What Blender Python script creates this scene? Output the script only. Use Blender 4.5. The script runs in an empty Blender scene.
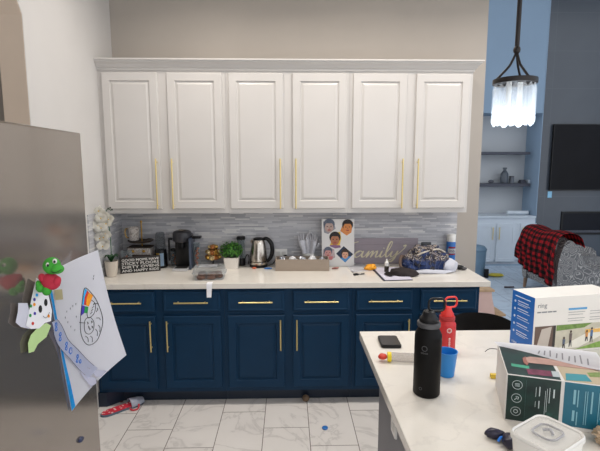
import bpy, bmesh, math, random
from mathutils import Vector, Matrix, noise
random.seed(7)
C = bpy.context.scene.collection
PI = math.pi
V = Vector

# ---------------------------------------------------------------- camera
F, PITCH, YAW, ROLL, CH = 450.0, 0.1331, 0.0258, -0.0006, 1.7363
cp, sp, cy_, sy_ = math.cos(PITCH), math.sin(PITCH), math.cos(YAW), math.sin(YAW)
FWD = V((sy_*cp, cy_*cp, -sp)); R0 = V((cy_, -sy_, 0)); U0 = R0.cross(FWD)
RGT = math.cos(ROLL)*R0 + math.sin(ROLL)*U0
UPV = -math.sin(ROLL)*R0 + math.cos(ROLL)*U0
CAM = V((0, 0, CH))
cd = bpy.data.cameras.new('camera'); cam = bpy.data.objects.new('camera', cd); C.objects.link(cam)
cd.sensor_width = 36; cd.lens = F/600*36; cd.clip_start = .02; cd.clip_end = 100
M = Matrix((RGT, UPV, -FWD)).transposed().to_4x4(); M.translation = CAM
cam.matrix_world = M
bpy.context.scene.camera = cam

def at(u, v, ax, val):
    """world point seen at photo position (u, v) on the plane ax = val"""
    d = FWD + RGT*((u-300)/F) - UPV*((v-225.5)/F)
    i = 'xyz'.index(ax)
    return CAM + d*((val-CAM[i])/d[i])

# ---------------------------------------------------------------- materials
def lin(c):
    return tuple((x/255/12.92 if x/255 <= .04045 else ((x/255+.055)/1.055)**2.4) for x in c[:3]) + (1,)

class N:
    def __init__(s, name):
        s.m = bpy.data.materials.new(name); s.m.use_nodes = True
        s.t = s.m.node_tree; s.b = s.t.nodes['Principled BSDF']
    def n(s, typ, **kw):
        o = s.t.nodes.new(typ)
        for k, v in kw.items(): setattr(o, k, v)
        return o
    def l(s, a, b): s.t.links.new(a, b)
    def set(s, **kw):
        for k, v in kw.items(): s.b.inputs[k.replace('_', ' ')].default_value = v
    def math(s, op, a, b=None, c=None):
        o = s.n('ShaderNodeMath', operation=op)
        for i, x in enumerate((a, b, c)):
            if x is None: continue
            if isinstance(x, (int, float)): o.inputs[i].default_value = x
            else: s.l(x, o.inputs[i])
        return o.outputs[0]
    def mix(s, fac, a, b, blend='MIX'):
        o = s.n('ShaderNodeMix', data_type='RGBA', blend_type=blend)
        for i, x in ((0, fac), (6, a), (7, b)):
            if isinstance(x, (int, float)): o.inputs[i].default_value = x
            elif isinstance(x, tuple): o.inputs[i].default_value = x
            else: s.l(x, o.inputs[i])
        return o.outputs[2]
    def ramp(s, fac, stops, interp='LINEAR'):
        o = s.n('ShaderNodeValToRGB'); cr = o.color_ramp; cr.interpolation = interp
        while len(cr.elements) < len(stops): cr.elements.new(.5)
        for e, (p, c) in zip(cr.elements, stops): e.position = p; e.color = c
        s.l(fac, o.inputs[0]); return o.outputs[0]
    def obj(s): return s.n('ShaderNodeTexCoord').outputs['Object']
    def noise(s, vec, scale, detail=3, rough=.5):
        o = s.n('ShaderNodeTexNoise'); o.inputs['Scale'].default_value = scale
        o.inputs['Detail'].default_value = detail; o.inputs['Roughness'].default_value = rough
        if vec: s.l(vec, o.inputs['Vector'])
        return o
    def bump(s, h, strength=.2, dist=.002):
        o = s.n('ShaderNodeBump'); o.inputs['Strength'].default_value = strength
        o.inputs['Distance'].default_value = dist
        s.l(h, o.inputs['Height']); s.l(o.outputs[0], s.b.inputs['Normal'])

MATS = {}
def mat(name, col, rough=.5, metal=0, var=.06, scale=8, bump=0, **kw):
    if name in MATS: return MATS[name]
    a = N(name); c = lin(col)
    nz = a.noise(a.obj(), scale)
    lo = tuple(max(0, x*(1-var)) for x in c[:3]) + (1,); hi = tuple(min(1, x*(1+var)) for x in c[:3]) + (1,)
    a.l(a.ramp(nz.outputs[0], [(.3, lo), (.7, hi)]), a.b.inputs['Base Color'])
    a.set(Roughness=rough, Metallic=metal, **kw)
    if bump: a.bump(nz.outputs[0], bump)
    MATS[name] = a.m
    return a.m
def glass(name, col=(240, 245, 245), alpha=.25, rough=.05):
    """thin clear plastic or glass: see-through with a glossy surface that is stronger at grazing angles"""
    if name in MATS: return MATS[name]
    a = N(name); nz = a.noise(a.obj(), 25)
    tr = a.n('ShaderNodeBsdfTransparent'); c = lin(col); k = 1-.55*alpha
    tr.inputs[0].default_value = (k*(.5+.5*c[0]), k*(.5+.5*c[1]), k*(.5+.5*c[2]), 1)
    a.l(a.mix(nz.outputs[0], lin(col), lin(tuple(x*.94 for x in col))), a.b.inputs['Base Color'])
    a.set(Roughness=rough, Specular_IOR_Level=.8)
    lw = a.n('ShaderNodeLayerWeight'); lw.inputs[0].default_value = .35
    f = a.math('ADD', a.math('MULTIPLY', lw.outputs['Facing'], .42), alpha*.35)
    mx = a.n('ShaderNodeMixShader'); a.l(f, mx.inputs[0]); a.l(tr.outputs[0], mx.inputs[1]); a.l(a.b.outputs[0], mx.inputs[2])
    a.l(mx.outputs[0], a.t.nodes['Material Output'].inputs['Surface'])
    MATS[name] = a.m; return a.m
def emit(name, col, s):
    a = N(name); nz = a.noise(a.obj(), 30)
    a.l(a.mix(nz.outputs[0], lin(col), lin(tuple(x*.97 for x in col))), a.b.inputs['Emission Color'])
    a.set(Emission_Strength=s); a.b.inputs['Base Color'].default_value = lin(col)
    return a.m

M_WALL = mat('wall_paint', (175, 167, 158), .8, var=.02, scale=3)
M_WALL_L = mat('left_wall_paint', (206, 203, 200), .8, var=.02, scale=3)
M_JAMB = mat('jamb_paint', (214, 196, 178), .8, var=.02)
M_CEIL = mat('ceiling_paint', (205, 202, 198), .9, var=.02)
M_WHITE = mat('cabinet_white', (203, 199, 195), .38, var=.015, scale=4)
M_NAVY = mat('cabinet_navy', (10, 49, 78), .5, var=.06, scale=5, Specular_IOR_Level=.22)
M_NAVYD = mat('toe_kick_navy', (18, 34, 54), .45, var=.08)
M_BRASS = mat('brushed_brass', (226, 204, 140), .3, .85, var=.05, scale=60)
M_BLUEWALL = mat('living_wall_paint', (134, 156, 178), .85, var=.02, scale=2)
M_BLACK = mat('black_plastic', (18, 18, 20), .35, var=.2, scale=30, Specular_IOR_Level=.3)
M_BLACKM = mat('black_matte', (26, 25, 26), .6, var=.2, scale=40)
M_STEEL = mat('brushed_steel', (190, 182, 172), .22, 1, var=.05, scale=40)
M_PAPER = mat('white_paper', (240, 240, 244), .85, var=.01)
M_PLAST_W = mat('white_plastic', (228, 226, 222), .3, var=.02)
M_GLASS = glass('clear_glass', (225, 232, 235), .13)
M_GOLD = mat('gold_metal', (190, 150, 70), .3, .8, var=.1, scale=30)
M_INK = mat('black_ink', (25, 25, 28), .7, var=.1)
M_DKMETAL = mat('dark_bronze_metal', (50, 46, 45), .45, .6, var=.1)

def m_quartz():
    a = N('quartz'); o = a.obj()
    n1 = a.noise(o, 1.6, 6, .6); n2 = a.noise(o, 14, 4); n3 = a.noise(o, 160, 1)
    v = a.math('ABSOLUTE', a.math('SUBTRACT', n1.outputs[0], .5))
    vein = a.ramp(v, [(0, (1, 1, 1, 1)), (.012, (0, 0, 0, 1))])
    base = a.mix(n2.outputs[0], lin((222, 216, 207)), lin((231, 226, 217)))
    c = a.mix(a.math('MULTIPLY', vein, .14), base, lin((170, 165, 160)))
    sp_ = a.ramp(n3.outputs[0], [(.7, (0, 0, 0, 1)), (.76, (1, 1, 1, 1))])
    c = a.mix(a.math('MULTIPLY', sp_, .15), c, lin((150, 140, 130)))
    a.l(c, a.b.inputs['Base Color']); a.set(Roughness=.16)
    return a.m
M_QUARTZ = m_quartz()

XG, TW, TL, Y0 = -0.17, 0.3015, 0.603, 2.80
def m_floor(name='marble_floor_tile', c1=(221, 216, 212), c2=(232, 228, 224), g_=(128, 121, 115)):
    """long marble look tiles laid in a one third stair step with dark grout"""
    a = N(name); o = a.obj()
    s = a.n('ShaderNodeSeparateXYZ'); a.l(o, s.inputs[0])
    u = a.math('DIVIDE', a.math('SUBTRACT', s.outputs[0], XG), TW)
    col = a.math('FLOOR', u); fu = a.math('FRACT', a.math('ADD', u, 100))
    v = a.math('DIVIDE', a.math('ADD', a.math('SUBTRACT', s.outputs[1], Y0), a.math('MULTIPLY', col, TL/3)), TL)
    row = a.math('FLOOR', v); fv = a.math('FRACT', a.math('ADD', v, 100))
    def edge(f, w): return a.math('LESS_THAN', a.math('MINIMUM', f, a.math('SUBTRACT', 1, f)), w)
    g = a.math('MAXIMUM', edge(fu, .0026/TW), edge(fv, .0026/TL))
    cx = a.n('ShaderNodeCombineXYZ'); a.l(col, cx.inputs[0]); a.l(row, cx.inputs[1])
    wn = a.n('ShaderNodeTexWhiteNoise'); a.l(cx.outputs[0], wn.inputs[0])
    off = a.n('ShaderNodeVectorMath', operation='SCALE'); a.l(wn.outputs[1], off.inputs[0]); off.inputs['Scale'].default_value = 20
    add = a.n('ShaderNodeVectorMath', operation='ADD'); a.l(o, add.inputs[0]); a.l(off.outputs[0], add.inputs[1])
    n1 = a.noise(add.outputs[0], 2.6, 5, .55)
    n1.inputs['Distortion'].default_value = .8
    vv = a.math('ABSOLUTE', a.math('SUBTRACT', n1.outputs[0], .5))
    vein = a.ramp(vv, [(0, (1, 1, 1, 1)), (.022, (.15, .15, .15, 1)), (.06, (0, 0, 0, 1))])
    n2 = a.noise(add.outputs[0], 3, 3)
    base = a.mix(n2.outputs[0], lin(c1), lin(c2))
    c = a.mix(a.math('MULTIPLY', vein, .26), base, lin((128, 122, 120)))
    c = a.mix(g, c, lin(g_))
    a.l(c, a.b.inputs['Base Color']); a.set(Roughness=.25)
    a.bump(a.math('SUBTRACT', 1, g), .3, .001)
    return a.m
M_FLOOR = m_floor()

def m_splash(name, swap):
    """thin stacked stone mosaic strips of mixed greys"""
    a = N(name); o = a.obj(); s = a.n('ShaderNodeSeparateXYZ'); a.l(o, s.inputs[0])
    cx = a.n('ShaderNodeCombineXYZ'); a.l(s.outputs[1 if swap else 0], cx.inputs[0]); a.l(s.outputs[2], cx.inputs[1])
    def brick(w, h, off, c1, c2, ms):
        b = a.n('ShaderNodeTexBrick'); b.offset = off; b.squash = 1.0
        a.l(cx.outputs[0], b.inputs['Vector']); b.inputs['Scale'].default_value = 1
        b.inputs['Brick Width'].default_value = w; b.inputs['Row Height'].default_value = h
        b.inputs['Mortar Size'].default_value = ms; b.inputs['Mortar Smooth'].default_value = .1
        b.inputs['Color1'].default_value = c1; b.inputs['Color2'].default_value = c2
        b.inputs['Mortar'].default_value = lin((140, 139, 138))
        return b
    b1 = brick(.19, .0125, .37, lin((124, 124, 127)), lin((183, 181, 180)), .0009)
    # a random colour for each strip, with some pale and some dark ones
    row = a.math('FLOOR', a.math('DIVIDE', s.outputs[2], .0125))
    c2 = a.n('ShaderNodeCombineXYZ'); a.l(row, c2.inputs[1])
    wn = a.n('ShaderNodeTexWhiteNoise'); a.l(c2.outputs[0], wn.inputs[0])
    xx = a.math('ADD', s.outputs[1 if swap else 0], a.math('MULTIPLY', wn.outputs[0], .3))
    colm = a.math('FLOOR', a.math('DIVIDE', xx, .12))
    c3 = a.n('ShaderNodeCombineXYZ'); a.l(colm, c3.inputs[0]); a.l(row, c3.inputs[1])
    w2 = a.n('ShaderNodeTexWhiteNoise'); a.l(c3.outputs[0], w2.inputs[0])
    col = a.ramp(w2.outputs[0], [(0, lin((164, 165, 172))), (.3, lin((180, 181, 187))), (.6, lin((194, 194, 199))), (.86, lin((206, 206, 209))), (.95, lin((222, 221, 220)))])
    fz = a.math('FRACT', a.math('DIVIDE', s.outputs[2], .0125)); fx = a.math('FRACT', a.math('DIVIDE', a.math('ADD', xx, 12), .12))
    g = a.math('MAXIMUM', a.math('LESS_THAN', fz, .07), a.math('LESS_THAN', fx, .008))
    nz = a.noise(o, 40, 3)
    c = a.mix(a.math('MULTIPLY', nz.outputs[0], .25), col, lin((160, 160, 164)))
    c = a.mix(g, c, lin((166, 166, 168)))
    a.l(c, a.b.inputs['Base Color']); a.set(Roughness=.3)
    a.bump(a.math('ADD', w2.outputs[0], a.math('MULTIPLY', g, -1)), .25, .003)
    return a.m
M_SPLASH = m_splash('mosaic_backsplash', False); M_SPLASHS = m_splash('mosaic_side_splash', True)

def m_fridge():
    a = N('fridge_stainless'); o = a.obj(); mp = a.n('ShaderNodeMapping'); a.l(o, mp.inputs[0]); mp.inputs['Scale'].default_value = (1, 2, 160)
    nz = a.noise(mp.outputs[0], 3, 2)
    a.l(a.mix(nz.outputs[0], lin((158, 150, 142)), lin((164, 156, 148))), a.b.inputs['Base Color'])
    a.set(Roughness=.12, Metallic=.75)
    return a.m
M_FRIDGE = m_fridge()

def m_dark_tile():
    a = N('fireplace_tile'); o = a.obj(); s = a.n('ShaderNodeSeparateXYZ'); a.l(o, s.inputs[0])
    f1 = a.math('FRACT', a.math('DIVIDE', a.math('ADD', s.outputs[0], 10), 1.2)); f2 = a.math('FRACT', a.math('DIVIDE', s.outputs[2], .6))
    g = a.math('MAXIMUM', a.math('LESS_THAN', f1, .004), a.math('LESS_THAN', f2, .008))
    nz = a.noise(o, 1.5, 4)
    c = a.mix(nz.outputs[0], lin((62, 69, 78)), lin((74, 81, 90)))
    a.l(a.mix(g, c, lin((80, 86, 94))), a.b.inputs['Base Color']); a.set(Roughness=.22)
    return a.m
M_DKTILE = m_dark_tile()

def m_uv(name, fn, **kw):
    a = N(name); uv = a.n('ShaderNodeTexCoord').outputs['UV']; s = a.n('ShaderNodeSeparateXYZ'); a.l(uv, s.inputs[0])
    fn(a, s.outputs[0], s.outputs[1], uv); a.set(**kw); return a.m
def _plaid(a, u, v, uv):
    def st(x): return a.math('GREATER_THAN', a.math('FRACT', a.math('MULTIPLY', x, 13)), .5)
    k = a.math('ADD', st(u), st(v))
    c = a.ramp(a.math('MULTIPLY', k, .5), [(0, lin((186, 26, 34))), (.3, lin((88, 14, 20))), (.8, lin((14, 12, 14)))], 'CONSTANT')
    a.l(c, a.b.inputs['Base Color'])
M_PLAID = m_uv('buffalo_plaid_fleece', _plaid, Roughness=.95)

def m_paisley():
    a = N('paisley_upholstery'); o = a.obj()
    nz = a.noise(o, 5, 2); 
    mx = a.n('ShaderNodeVectorMath', operation='ADD'); sc = a.n('ShaderNodeVectorMath', operation='SCALE')
    a.l(nz.outputs[1], sc.inputs[0]); sc.inputs['Scale'].default_value = .18
    a.l(o, mx.inputs[0]); a.l(sc.outputs[0], mx.inputs[1])
    vo = a.n('ShaderNodeTexVoronoi'); vo.inputs['Scale'].default_value = 9; a.l(mx.outputs[0], vo.inputs['Vector'])
    f = a.math('FRACT', a.math('MULTIPLY', vo.outputs['Distance'], 5.5))
    c = a.ramp(f, [(0, lin((96, 96, 98))), (.5, lin((106, 106, 108))), (.62, lin((172, 170, 166))), (.78, lin((160, 158, 156))), (.88, lin((100, 100, 102)))])
    a.l(c, a.b.inputs['Base Color']); a.set(Roughness=.9); return a.m
M_PAISLEY = m_paisley()

def m_navypat():
    a = N('navy_floral_cloth'); o = a.obj()
    n0 = a.noise(o, 9, 2); vo = a.n('ShaderNodeTexVoronoi'); vo.inputs['Scale'].default_value = 26; a.l(o, vo.inputs['Vector'])
    n1 = a.noise(o, 22, 2)
    w = a.n('ShaderNodeTexWave'); w.inputs['Scale'].default_value = 7; w.inputs['Distortion'].default_value = 14; w.inputs['Detail'].default_value = 2; a.l(o, w.inputs[0])
    s = a.n('ShaderNodeSeparateXYZ'); a.l(o, s.inputs[0])
    base = a.ramp(n1.outputs[0], [(.3, lin((20, 32, 66))), (.5, lin((30, 52, 100))), (.6, lin((22, 26, 46))), (.75, lin((60, 56, 60)))])
    pat = a.ramp(n0.outputs[0], [(.36, (0, 0, 0, 1)), (.40, (1, 1, 1, 1))])
    up = a.ramp(s.outputs[2], [(.085, (0, 0, 0, 1)), (.11, (1, 1, 1, 1))])
    n3 = a.noise(o, 34, 3); n3.inputs['Distortion'].default_value = 1.5
    patch = a.ramp(n3.outputs[0], [(0, lin((22, 28, 52))), (.42, lin((52, 44, 44))), (.53, lin((186, 180, 174))), (.57, lin((132, 104, 70))), (.61, lin((34, 48, 90))), (.70, lin((196, 192, 188)))], 'CONSTANT')
    c = a.mix(a.math('MULTIPLY', pat, up), base, patch)
    st = a.math('MULTIPLY', a.math('GREATER_THAN', w.outputs['Fac'], .985), .5)
    c = a.mix(st, c, lin((120, 124, 140)))
    a.l(c, a.b.inputs['Base Color']); a.set(Roughness=.8); return a.m
M_NAVYPAT = m_navypat()

def m_wood(name, c1, c2, scale=(2, 2, 30), rough=.6):
    a = N(name); o = a.obj(); mp = a.n('ShaderNodeMapping'); a.l(o, mp.inputs[0]); mp.inputs['Scale'].default_value = scale
    nz = a.noise(mp.outputs[0], 4, 4)
    a.l(a.mix(nz.outputs[0], lin(c1), lin(c2)), a.b.inputs['Base Color']); a.set(Roughness=rough); return a.m
M_PLANK = m_wood('grey_mauve_planks', (132, 122, 132), (166, 156, 162), (3, 3, 60))
M_DARKWOOD = m_wood('dark_wood', (54, 44, 38), (78, 64, 54), (20, 2, 2))
M_TRAYWOOD = m_wood('taupe_wood', (142, 128, 114), (156, 142, 128), (3, 3, 40))
def m_leaf():
    a = N('boxwood_leaf'); nz = a.noise(a.obj(), 60, 2)
    a.l(a.ramp(nz.outputs[0], [(.3, lin((30, 78, 24))), (.55, lin((64, 128, 38))), (.75, lin((128, 184, 64)))]), a.b.inputs['Base Color'])
    a.set(Roughness=.6); return a.m
M_LEAF = m_leaf()
def m_marble_mug():
    a = N('marbled_ceramic'); nz = a.noise(a.obj(), 26, 4); nz.inputs['Distortion'].default_value = 2
    a.l(a.ramp(nz.outputs[0], [(.35, lin((150, 140, 132))), (.5, lin((214, 208, 202))), (.6, lin((120, 108, 98))), (.7, lin((220, 214, 208)))]), a.b.inputs['Base Color'])
    a.set(Roughness=.3); return a.m
M_MARBMUG = m_marble_mug()

# ---------------------------------------------------------------- mesh helpers
def B(): return bmesh.new()
def xf(bm, verts, mtx): bmesh.ops.transform(bm, matrix=mtx, verts=verts)
def box(bm, x0, x1, y0, y1, z0, z1, bev=0, mtx=None):
    r = bmesh.ops.create_cube(bm, size=1); vs = r['verts']
    xf(bm, vs, Matrix.Translation(((x0+x1)/2, (y0+y1)/2, (z0+z1)/2)) @ Matrix.Diagonal((x1-x0, y1-y0, z1-z0, 1)))
    if bev:
        es = list({e for v in vs for e in v.link_edges})
        rb = bmesh.ops.bevel(bm, geom=es, offset=bev, segments=2, affect='EDGES', profile=.6)
        vs = list({v for f in rb['faces'] for v in f.verts} | {v for v in vs if v.is_valid})
    if mtx: xf(bm, vs, mtx)
    return bm
def lathe(bm, prof, seg=28, mtx=None, cap=True):
    rings = []
    for r, z in prof:
        rings.append([bm.verts.new((max(r, 1e-5)*math.cos(2*PI*i/seg), max(r, 1e-5)*math.sin(2*PI*i/seg), z)) for i in range(seg)])
    for a, b in zip(rings, rings[1:]):
        for i in range(seg): bm.faces.new((a[i], a[(i+1) % seg], b[(i+1) % seg], b[i]))
    if cap:
        bm.faces.new(rings[0][::-1]); bm.faces.new(rings[-1])
    if mtx: xf(bm, [v for r in rings for v in r], mtx)
    return bm
def zto(d):
    return V((0, 0, 1)).rotation_difference(V(d).normalized()).to_matrix().to_4x4()
def cyl(bm, p, q, r, r2=None, seg=14):
    p, q = V(p), V(q)
    return lathe(bm, [(r, 0), (r if r2 is None else r2, (q-p).length)], seg, Matrix.Translation(p) @ zto(q-p))
def spline(pts, n=8, closed=False):
    P = [V(p) for p in pts]; out = []; L = len(P)
    for i in range(L if closed else L-1):
        if closed: a, b, c, d = P[(i-1) % L], P[i], P[(i+1) % L], P[(i+2) % L]
        else: a, b, c, d = P[max(i-1, 0)], P[i], P[i+1], P[min(i+2, L-1)]
        for k in range(n):
            t = k/n
            out.append(.5*((2*b) + (c-a)*t + (2*a-5*b+4*c-d)*t*t + (3*b-a-3*c+d)*t**3))
    if not closed: out.append(P[-1])
    return out
def tube(bm, pts, r, seg=8, closed=False):
    P = [V(p) for p in pts]; L = len(P); rings = []; up = V((0, 0, 1))
    nrm = None
    for i, p in enumerate(P):
        if closed: t = P[(i+1) % L]-P[i-1]
        else: t = P[min(i+1, L-1)]-P[max(i-1, 0)]
        t.normalize()
        if nrm is None:
            nrm = t.cross(up)
            if nrm.length < .05: nrm = t.cross(V((1, 0, 0)))
        nrm = (nrm - t*nrm.dot(t)).normalized(); bi = t.cross(nrm)
        rr = r[i] if isinstance(r, (list, tuple)) else r
        rings.append([bm.verts.new(p + rr*(math.cos(2*PI*k/seg)*nrm + math.sin(2*PI*k/seg)*bi)) for k in range(seg)])
    for i in range(L if closed else L-1):
        a, b = rings[i], rings[(i+1) % L]
        for k in range(seg): bm.faces.new((a[k], a[(k+1) % seg], b[(k+1) % seg], b[k]))
    if not closed: bm.faces.new(rings[0][::-1]); bm.faces.new(rings[-1])
    return bm
def ball(bm, c, r, sub=2, lump=0, freq=6, seed=0):
    """ellipsoid; r is a number or three radii"""
    rr = V((r, r, r)) if isinstance(r, (int, float)) else V(r)
    o = bmesh.ops.create_icosphere(bm, subdivisions=sub, radius=1)
    for v in o['verts']:
        k = 1
        if lump: k += lump*noise.noise(v.co*freq*.3 + V((seed, seed*1.7, 0)))
        v.co = V(c) + V((v.co.x*rr.x, v.co.y*rr.y, v.co.z*rr.z))*k
    return bm
def prism(bm, poly, t, O=(0, 0, 0), X=(1, 0, 0), Y=(0, 1, 0)):
    """polygon in the plane (O, X, Y) with thickness t along X x Y"""
    O, X, Y = V(O), V(X), V(Y); n = X.cross(Y).normalized()
    a = [bm.verts.new(O + X*p[0] + Y*p[1]) for p in poly]
    b = [bm.verts.new(O + X*p[0] + Y*p[1] + n*t) for p in poly]
    bm.faces.new(a[::-1]); bm.faces.new(b)
    L = len(poly)
    for i in range(L): bm.faces.new((a[i], a[(i+1) % L], b[(i+1) % L], b[i]))
    return bm
def ell(cx, cy, rx, ry, n=20, a0=0, a1=2*PI):
    return [(cx+rx*math.cos(a0+(a1-a0)*i/n), cy+ry*math.sin(a0+(a1-a0)*i/n)) for i in range(n)]
def rrect(w, h, r, n=5):
    out = []
    for cx, cy, a in ((w/2-r, h/2-r, 0), (-w/2+r, h/2-r, PI/2), (-w/2+r, -h/2+r, PI), (w/2-r, -h/2+r, 1.5*PI)):
        for i in range(n+1): out.append((cx+r*math.cos(a+PI/2*i/n), cy+r*math.sin(a+PI/2*i/n)))
    return out
def loft(bm, loops, cap=True):
    vs = [[bm.verts.new(p) for p in lp] for lp in loops]
    for a, b in zip(vs, vs[1:]):
        n = len(a)
        for i in range(n): bm.faces.new((a[i], a[(i+1) % n], b[(i+1) % n], b[i]))
    if cap: bm.faces.new(vs[0][::-1]); bm.faces.new(vs[-1])
    return bm
def sheet(bm, fn, nu, nv, t=0):
    uvl = bm.loops.layers.uv.verify()
    g = [[bm.verts.new(fn(i/nu, j/nv)) for j in range(nv+1)] for i in range(nu+1)]
    for i in range(nu):
        for j in range(nv):
            f = bm.faces.new((g[i][j], g[i+1][j], g[i+1][j+1], g[i][j+1]))
            for lp, (a, b) in zip(f.loops, ((i, j), (i+1, j), (i+1, j+1), (i, j+1))): lp[uvl].uv = (a/nu, b/nv)
    if t: bmesh.ops.solidify(bm, geom=list(bm.faces), thickness=t)
    return bm
def ribbon(bm, pts, w, t, O, X, Y, slant=0):
    """pen stroke drawn in a plane; down strokes are thicker"""
    O, X, Y = V(O), V(X), V(Y); n = X.cross(Y).normalized(); L = len(pts); rows = []
    for i, p in enumerate(pts):
        d = pts[min(i+1, L-1)]-pts[max(i-1, 0)]
        d = V((d[0], d[1], 0)).normalized(); s = V((-d.y, d.x, 0))
        ww = w*(1.25 if d.y < -.3 else .62)*.5
        e = []
        for sg in (-1, 1):
            q = V((p[0], p[1], 0)) + s*ww*sg
            q0 = O + X*(q.x + slant*q.y) + Y*q.y
            e += [bm.verts.new(q0), bm.verts.new(q0 + n*t)]
        rows.append(e)
    for a, b in zip(rows, rows[1:]):
        bm.faces.new((a[1], a[3], b[3], b[1])); bm.faces.new((a[0], b[0], b[2], a[2]))
        bm.faces.new((a[0], a[1], b[1], b[0])); bm.faces.new((a[2], b[2], b[3], a[3]))
    return bm
def text(bm, s, O, X, Y, size, t=.0006, width=None, bold=0, align='LEFT'):
    """lettering as a thin solid in the plane (O, X, Y)"""
    cu = bpy.data.curves.new('lettering', 'FONT'); cu.body = s; cu.size = size; cu.extrude = t/2; cu.offset = bold*size; cu.align_x = align
    cu.resolution_u = 3
    ob = bpy.data.objects.new('lettering', cu); C.objects.link(ob)
    dg = bpy.context.evaluated_depsgraph_get(); me = bpy.data.meshes.new_from_object(ob.evaluated_get(dg))
    bpy.data.objects.remove(ob); bpy.data.curves.remove(cu)
    O, X, Y = V(O), V(X).normalized(), V(Y).normalized(); n = X.cross(Y)
    k = 1
    if width and me.vertices:
        xs = [v.co.x for v in me.vertices]; k = width/(max(xs)-min(xs))
    for v in me.vertices: v.co = O + X*v.co.x*k + Y*v.co.y + n*(v.co.z + t/2)
    bm.from_mesh(me); bpy.data.meshes.remove(me)
    return bm
def panel(bm, x0, x1, z0, z1, yb, yf, prof, ):
    """door or drawer front facing -y: nested rectangles (inset, depth back from the face)"""
    loops = []
    def rect(i, y): return [(x0+i, y, z0+i), (x1-i, y, z0+i), (x1-i, y, z1-i), (x0+i, y, z1-i)]
    loops.append(rect(0, yb))
    for i, d in prof: loops.append(rect(i, yf+d))
    return loft(bm, loops)

# ---------------------------------------------------------------- object helpers
def mesh(name, bm, m, parent=None, smooth=True, ang=38):
    bmesh.ops.recalc_face_normals(bm, faces=bm.faces)
    me = bpy.data.meshes.new(name); bm.to_mesh(me); bm.free()
    if smooth:
        for p in me.polygons: p.use_smooth = True
        me.set_sharp_from_angle(angle=math.radians(ang))
    me.materials.append(m)
    o = bpy.data.objects.new(name, me); C.objects.link(o)
    if parent: o.parent = parent
    return o
def wpart(name, bm, m, parent, smooth=True):
    """part built in world coordinates"""
    top = parent
    while top.parent: top = top.parent
    inv = (Matrix.Translation(top.location) @ Matrix.Rotation(top.rotation_euler.z, 4, 'Z')).inverted()
    bmesh.ops.transform(bm, matrix=inv, verts=bm.verts)
    return mesh(name, bm, m, parent, smooth)
def tag(o, label, cat, group=None, kind=None):
    o['label'] = label; o['category'] = cat
    if group: o['group'] = group
    if kind: o['kind'] = kind
    return o
def thing(name, label, cat, loc, rz=0, group=None):
    o = bpy.data.objects.new(name, None); C.objects.link(o); o.empty_display_size = .05
    o.location = loc; o.rotation_euler = (0, 0, rz)
    return tag(o, label, cat, group)
def whole(name, bm, m, label, cat, loc, rz=0, group=None, smooth=True):
    o = mesh(name, bm, m, None, smooth); o.location = loc; o.rotation_euler = (0, 0, rz)
    return tag(o, label, cat, group)
def struct(name, bm, m, parent=None, smooth=False):
    o = mesh(name, bm, m, parent, smooth)
    if not parent: o['kind'] = 'structure'
    return o
def copy_tree(o, parent=None):
    c = o.copy(); C.objects.link(c)
    if parent: c.parent = parent
    for ch in list(o.children): copy_tree(ch, c)
    return c

# ================================================================ setting
W = 3.7178; XL = -1.3805; XR = 1.5916; CEIL = 3.32
FY = 8.1   # far wall of the living room
struct('floor', box(B(), XL-1.6, 9, -2.5, W+.06, -.05, 0), M_FLOOR)
struct('floor_living', box(B(), XL-1.6, 9.05, W+.0605, FY+.12, -.05, 0), m_floor('floor_tile_blue_cast', (166, 184, 202), (178, 194, 210), (120, 132, 146)))  # same tile as the kitchen, with the blue daylight cast put into its colour
struct('ceiling', box(B(), XL-1.6, XR+.9, -2.5, W+.12, CEIL, CEIL+.1), M_CEIL)
struct('wall_back', box(B(), XL-1.6, XR, W, W+.12, 0, 5.2), M_WALL)
# left wall with an opening whose top corners are cut at a slant
OY1 = 2.502; OY0 = 1.62; zs = 2.515
poly = [(-2.5, 0), (OY0, 0), (OY0, zs), (OY0+.3, 2.95), (OY1-.26, 2.95), (OY1, zs), (OY1, 0), (W, 0), (W, CEIL), (-2.5, CEIL)]
JT = .135
struct('wall_left', prism(B(), poly, JT, (XL-JT, 0, 0), (0, 1, 0), (0, 0, 1)), M_WALL_L)
struct('trim_1', prism(B(), [(OY1-.004, 0), (OY1-.001, 0), (OY1-.001, zs), (OY1-.26, 2.948), (OY1-.264, 2.945), (OY1-.004, zs-.001)], JT-.004, (XL-JT+.002, 0, 0), (0, 1, 0), (0, 0, 1)), M_JAMB)
struct('wall_pantry', box(B(), XL-1.6, XL-1.5, -2.5, W, 0, CEIL), M_WALL)
SPX1 = 1.413
struct('backsplash', box(B(), XL+.0085, SPX1, W-.008, W-.0003, .916, 1.40), M_SPLASH)
struct('backsplash_side', box(B(), XL+.0003, XL+.008, 3.10, W-.0003, .916, 1.40), M_SPLASHS)
# living room
struct('wall_far', box(B(), XR-.4, 9.2, FY, FY+.12, 0, 5.4), mat('living_paint_lit', (178, 184, 190), .85, var=.02, scale=2))  # same paint as the other living room walls; brighter niche light put into colour
CX = 4.27; CYF = 7.62
struct('wall_fireplace', box(B(), CX+.012, 8.6, CYF, FY, 0, 5.4), M_DKTILE)
struct('wall_fireplace_side', box(B(), CX, CX+.0115, CYF-.002, FY, 0, 5.4), M_BLUEWALL)
struct('light_block_wall', box(B(), 9.06, 9.18, 2.6, FY+.12, 0, 5.4), M_BLUEWALL)  # unseen, added to cut the world light reaching the living room
struct('ceiling_living', box(B(), XR-.4, 9.2, W+.13, FY+.12, 5.4, 5.5), M_CEIL)
struct('wall_niche_head', box(B(), XR-.4, CX-.002, CYF, FY-.002, 2.60, 5.39), M_BLUEWALL)
struct('baseboard_far', box(B(), XR, CX-.002, 7.60, 7.618, 0, .02), M_BLUEWALL)

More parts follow.
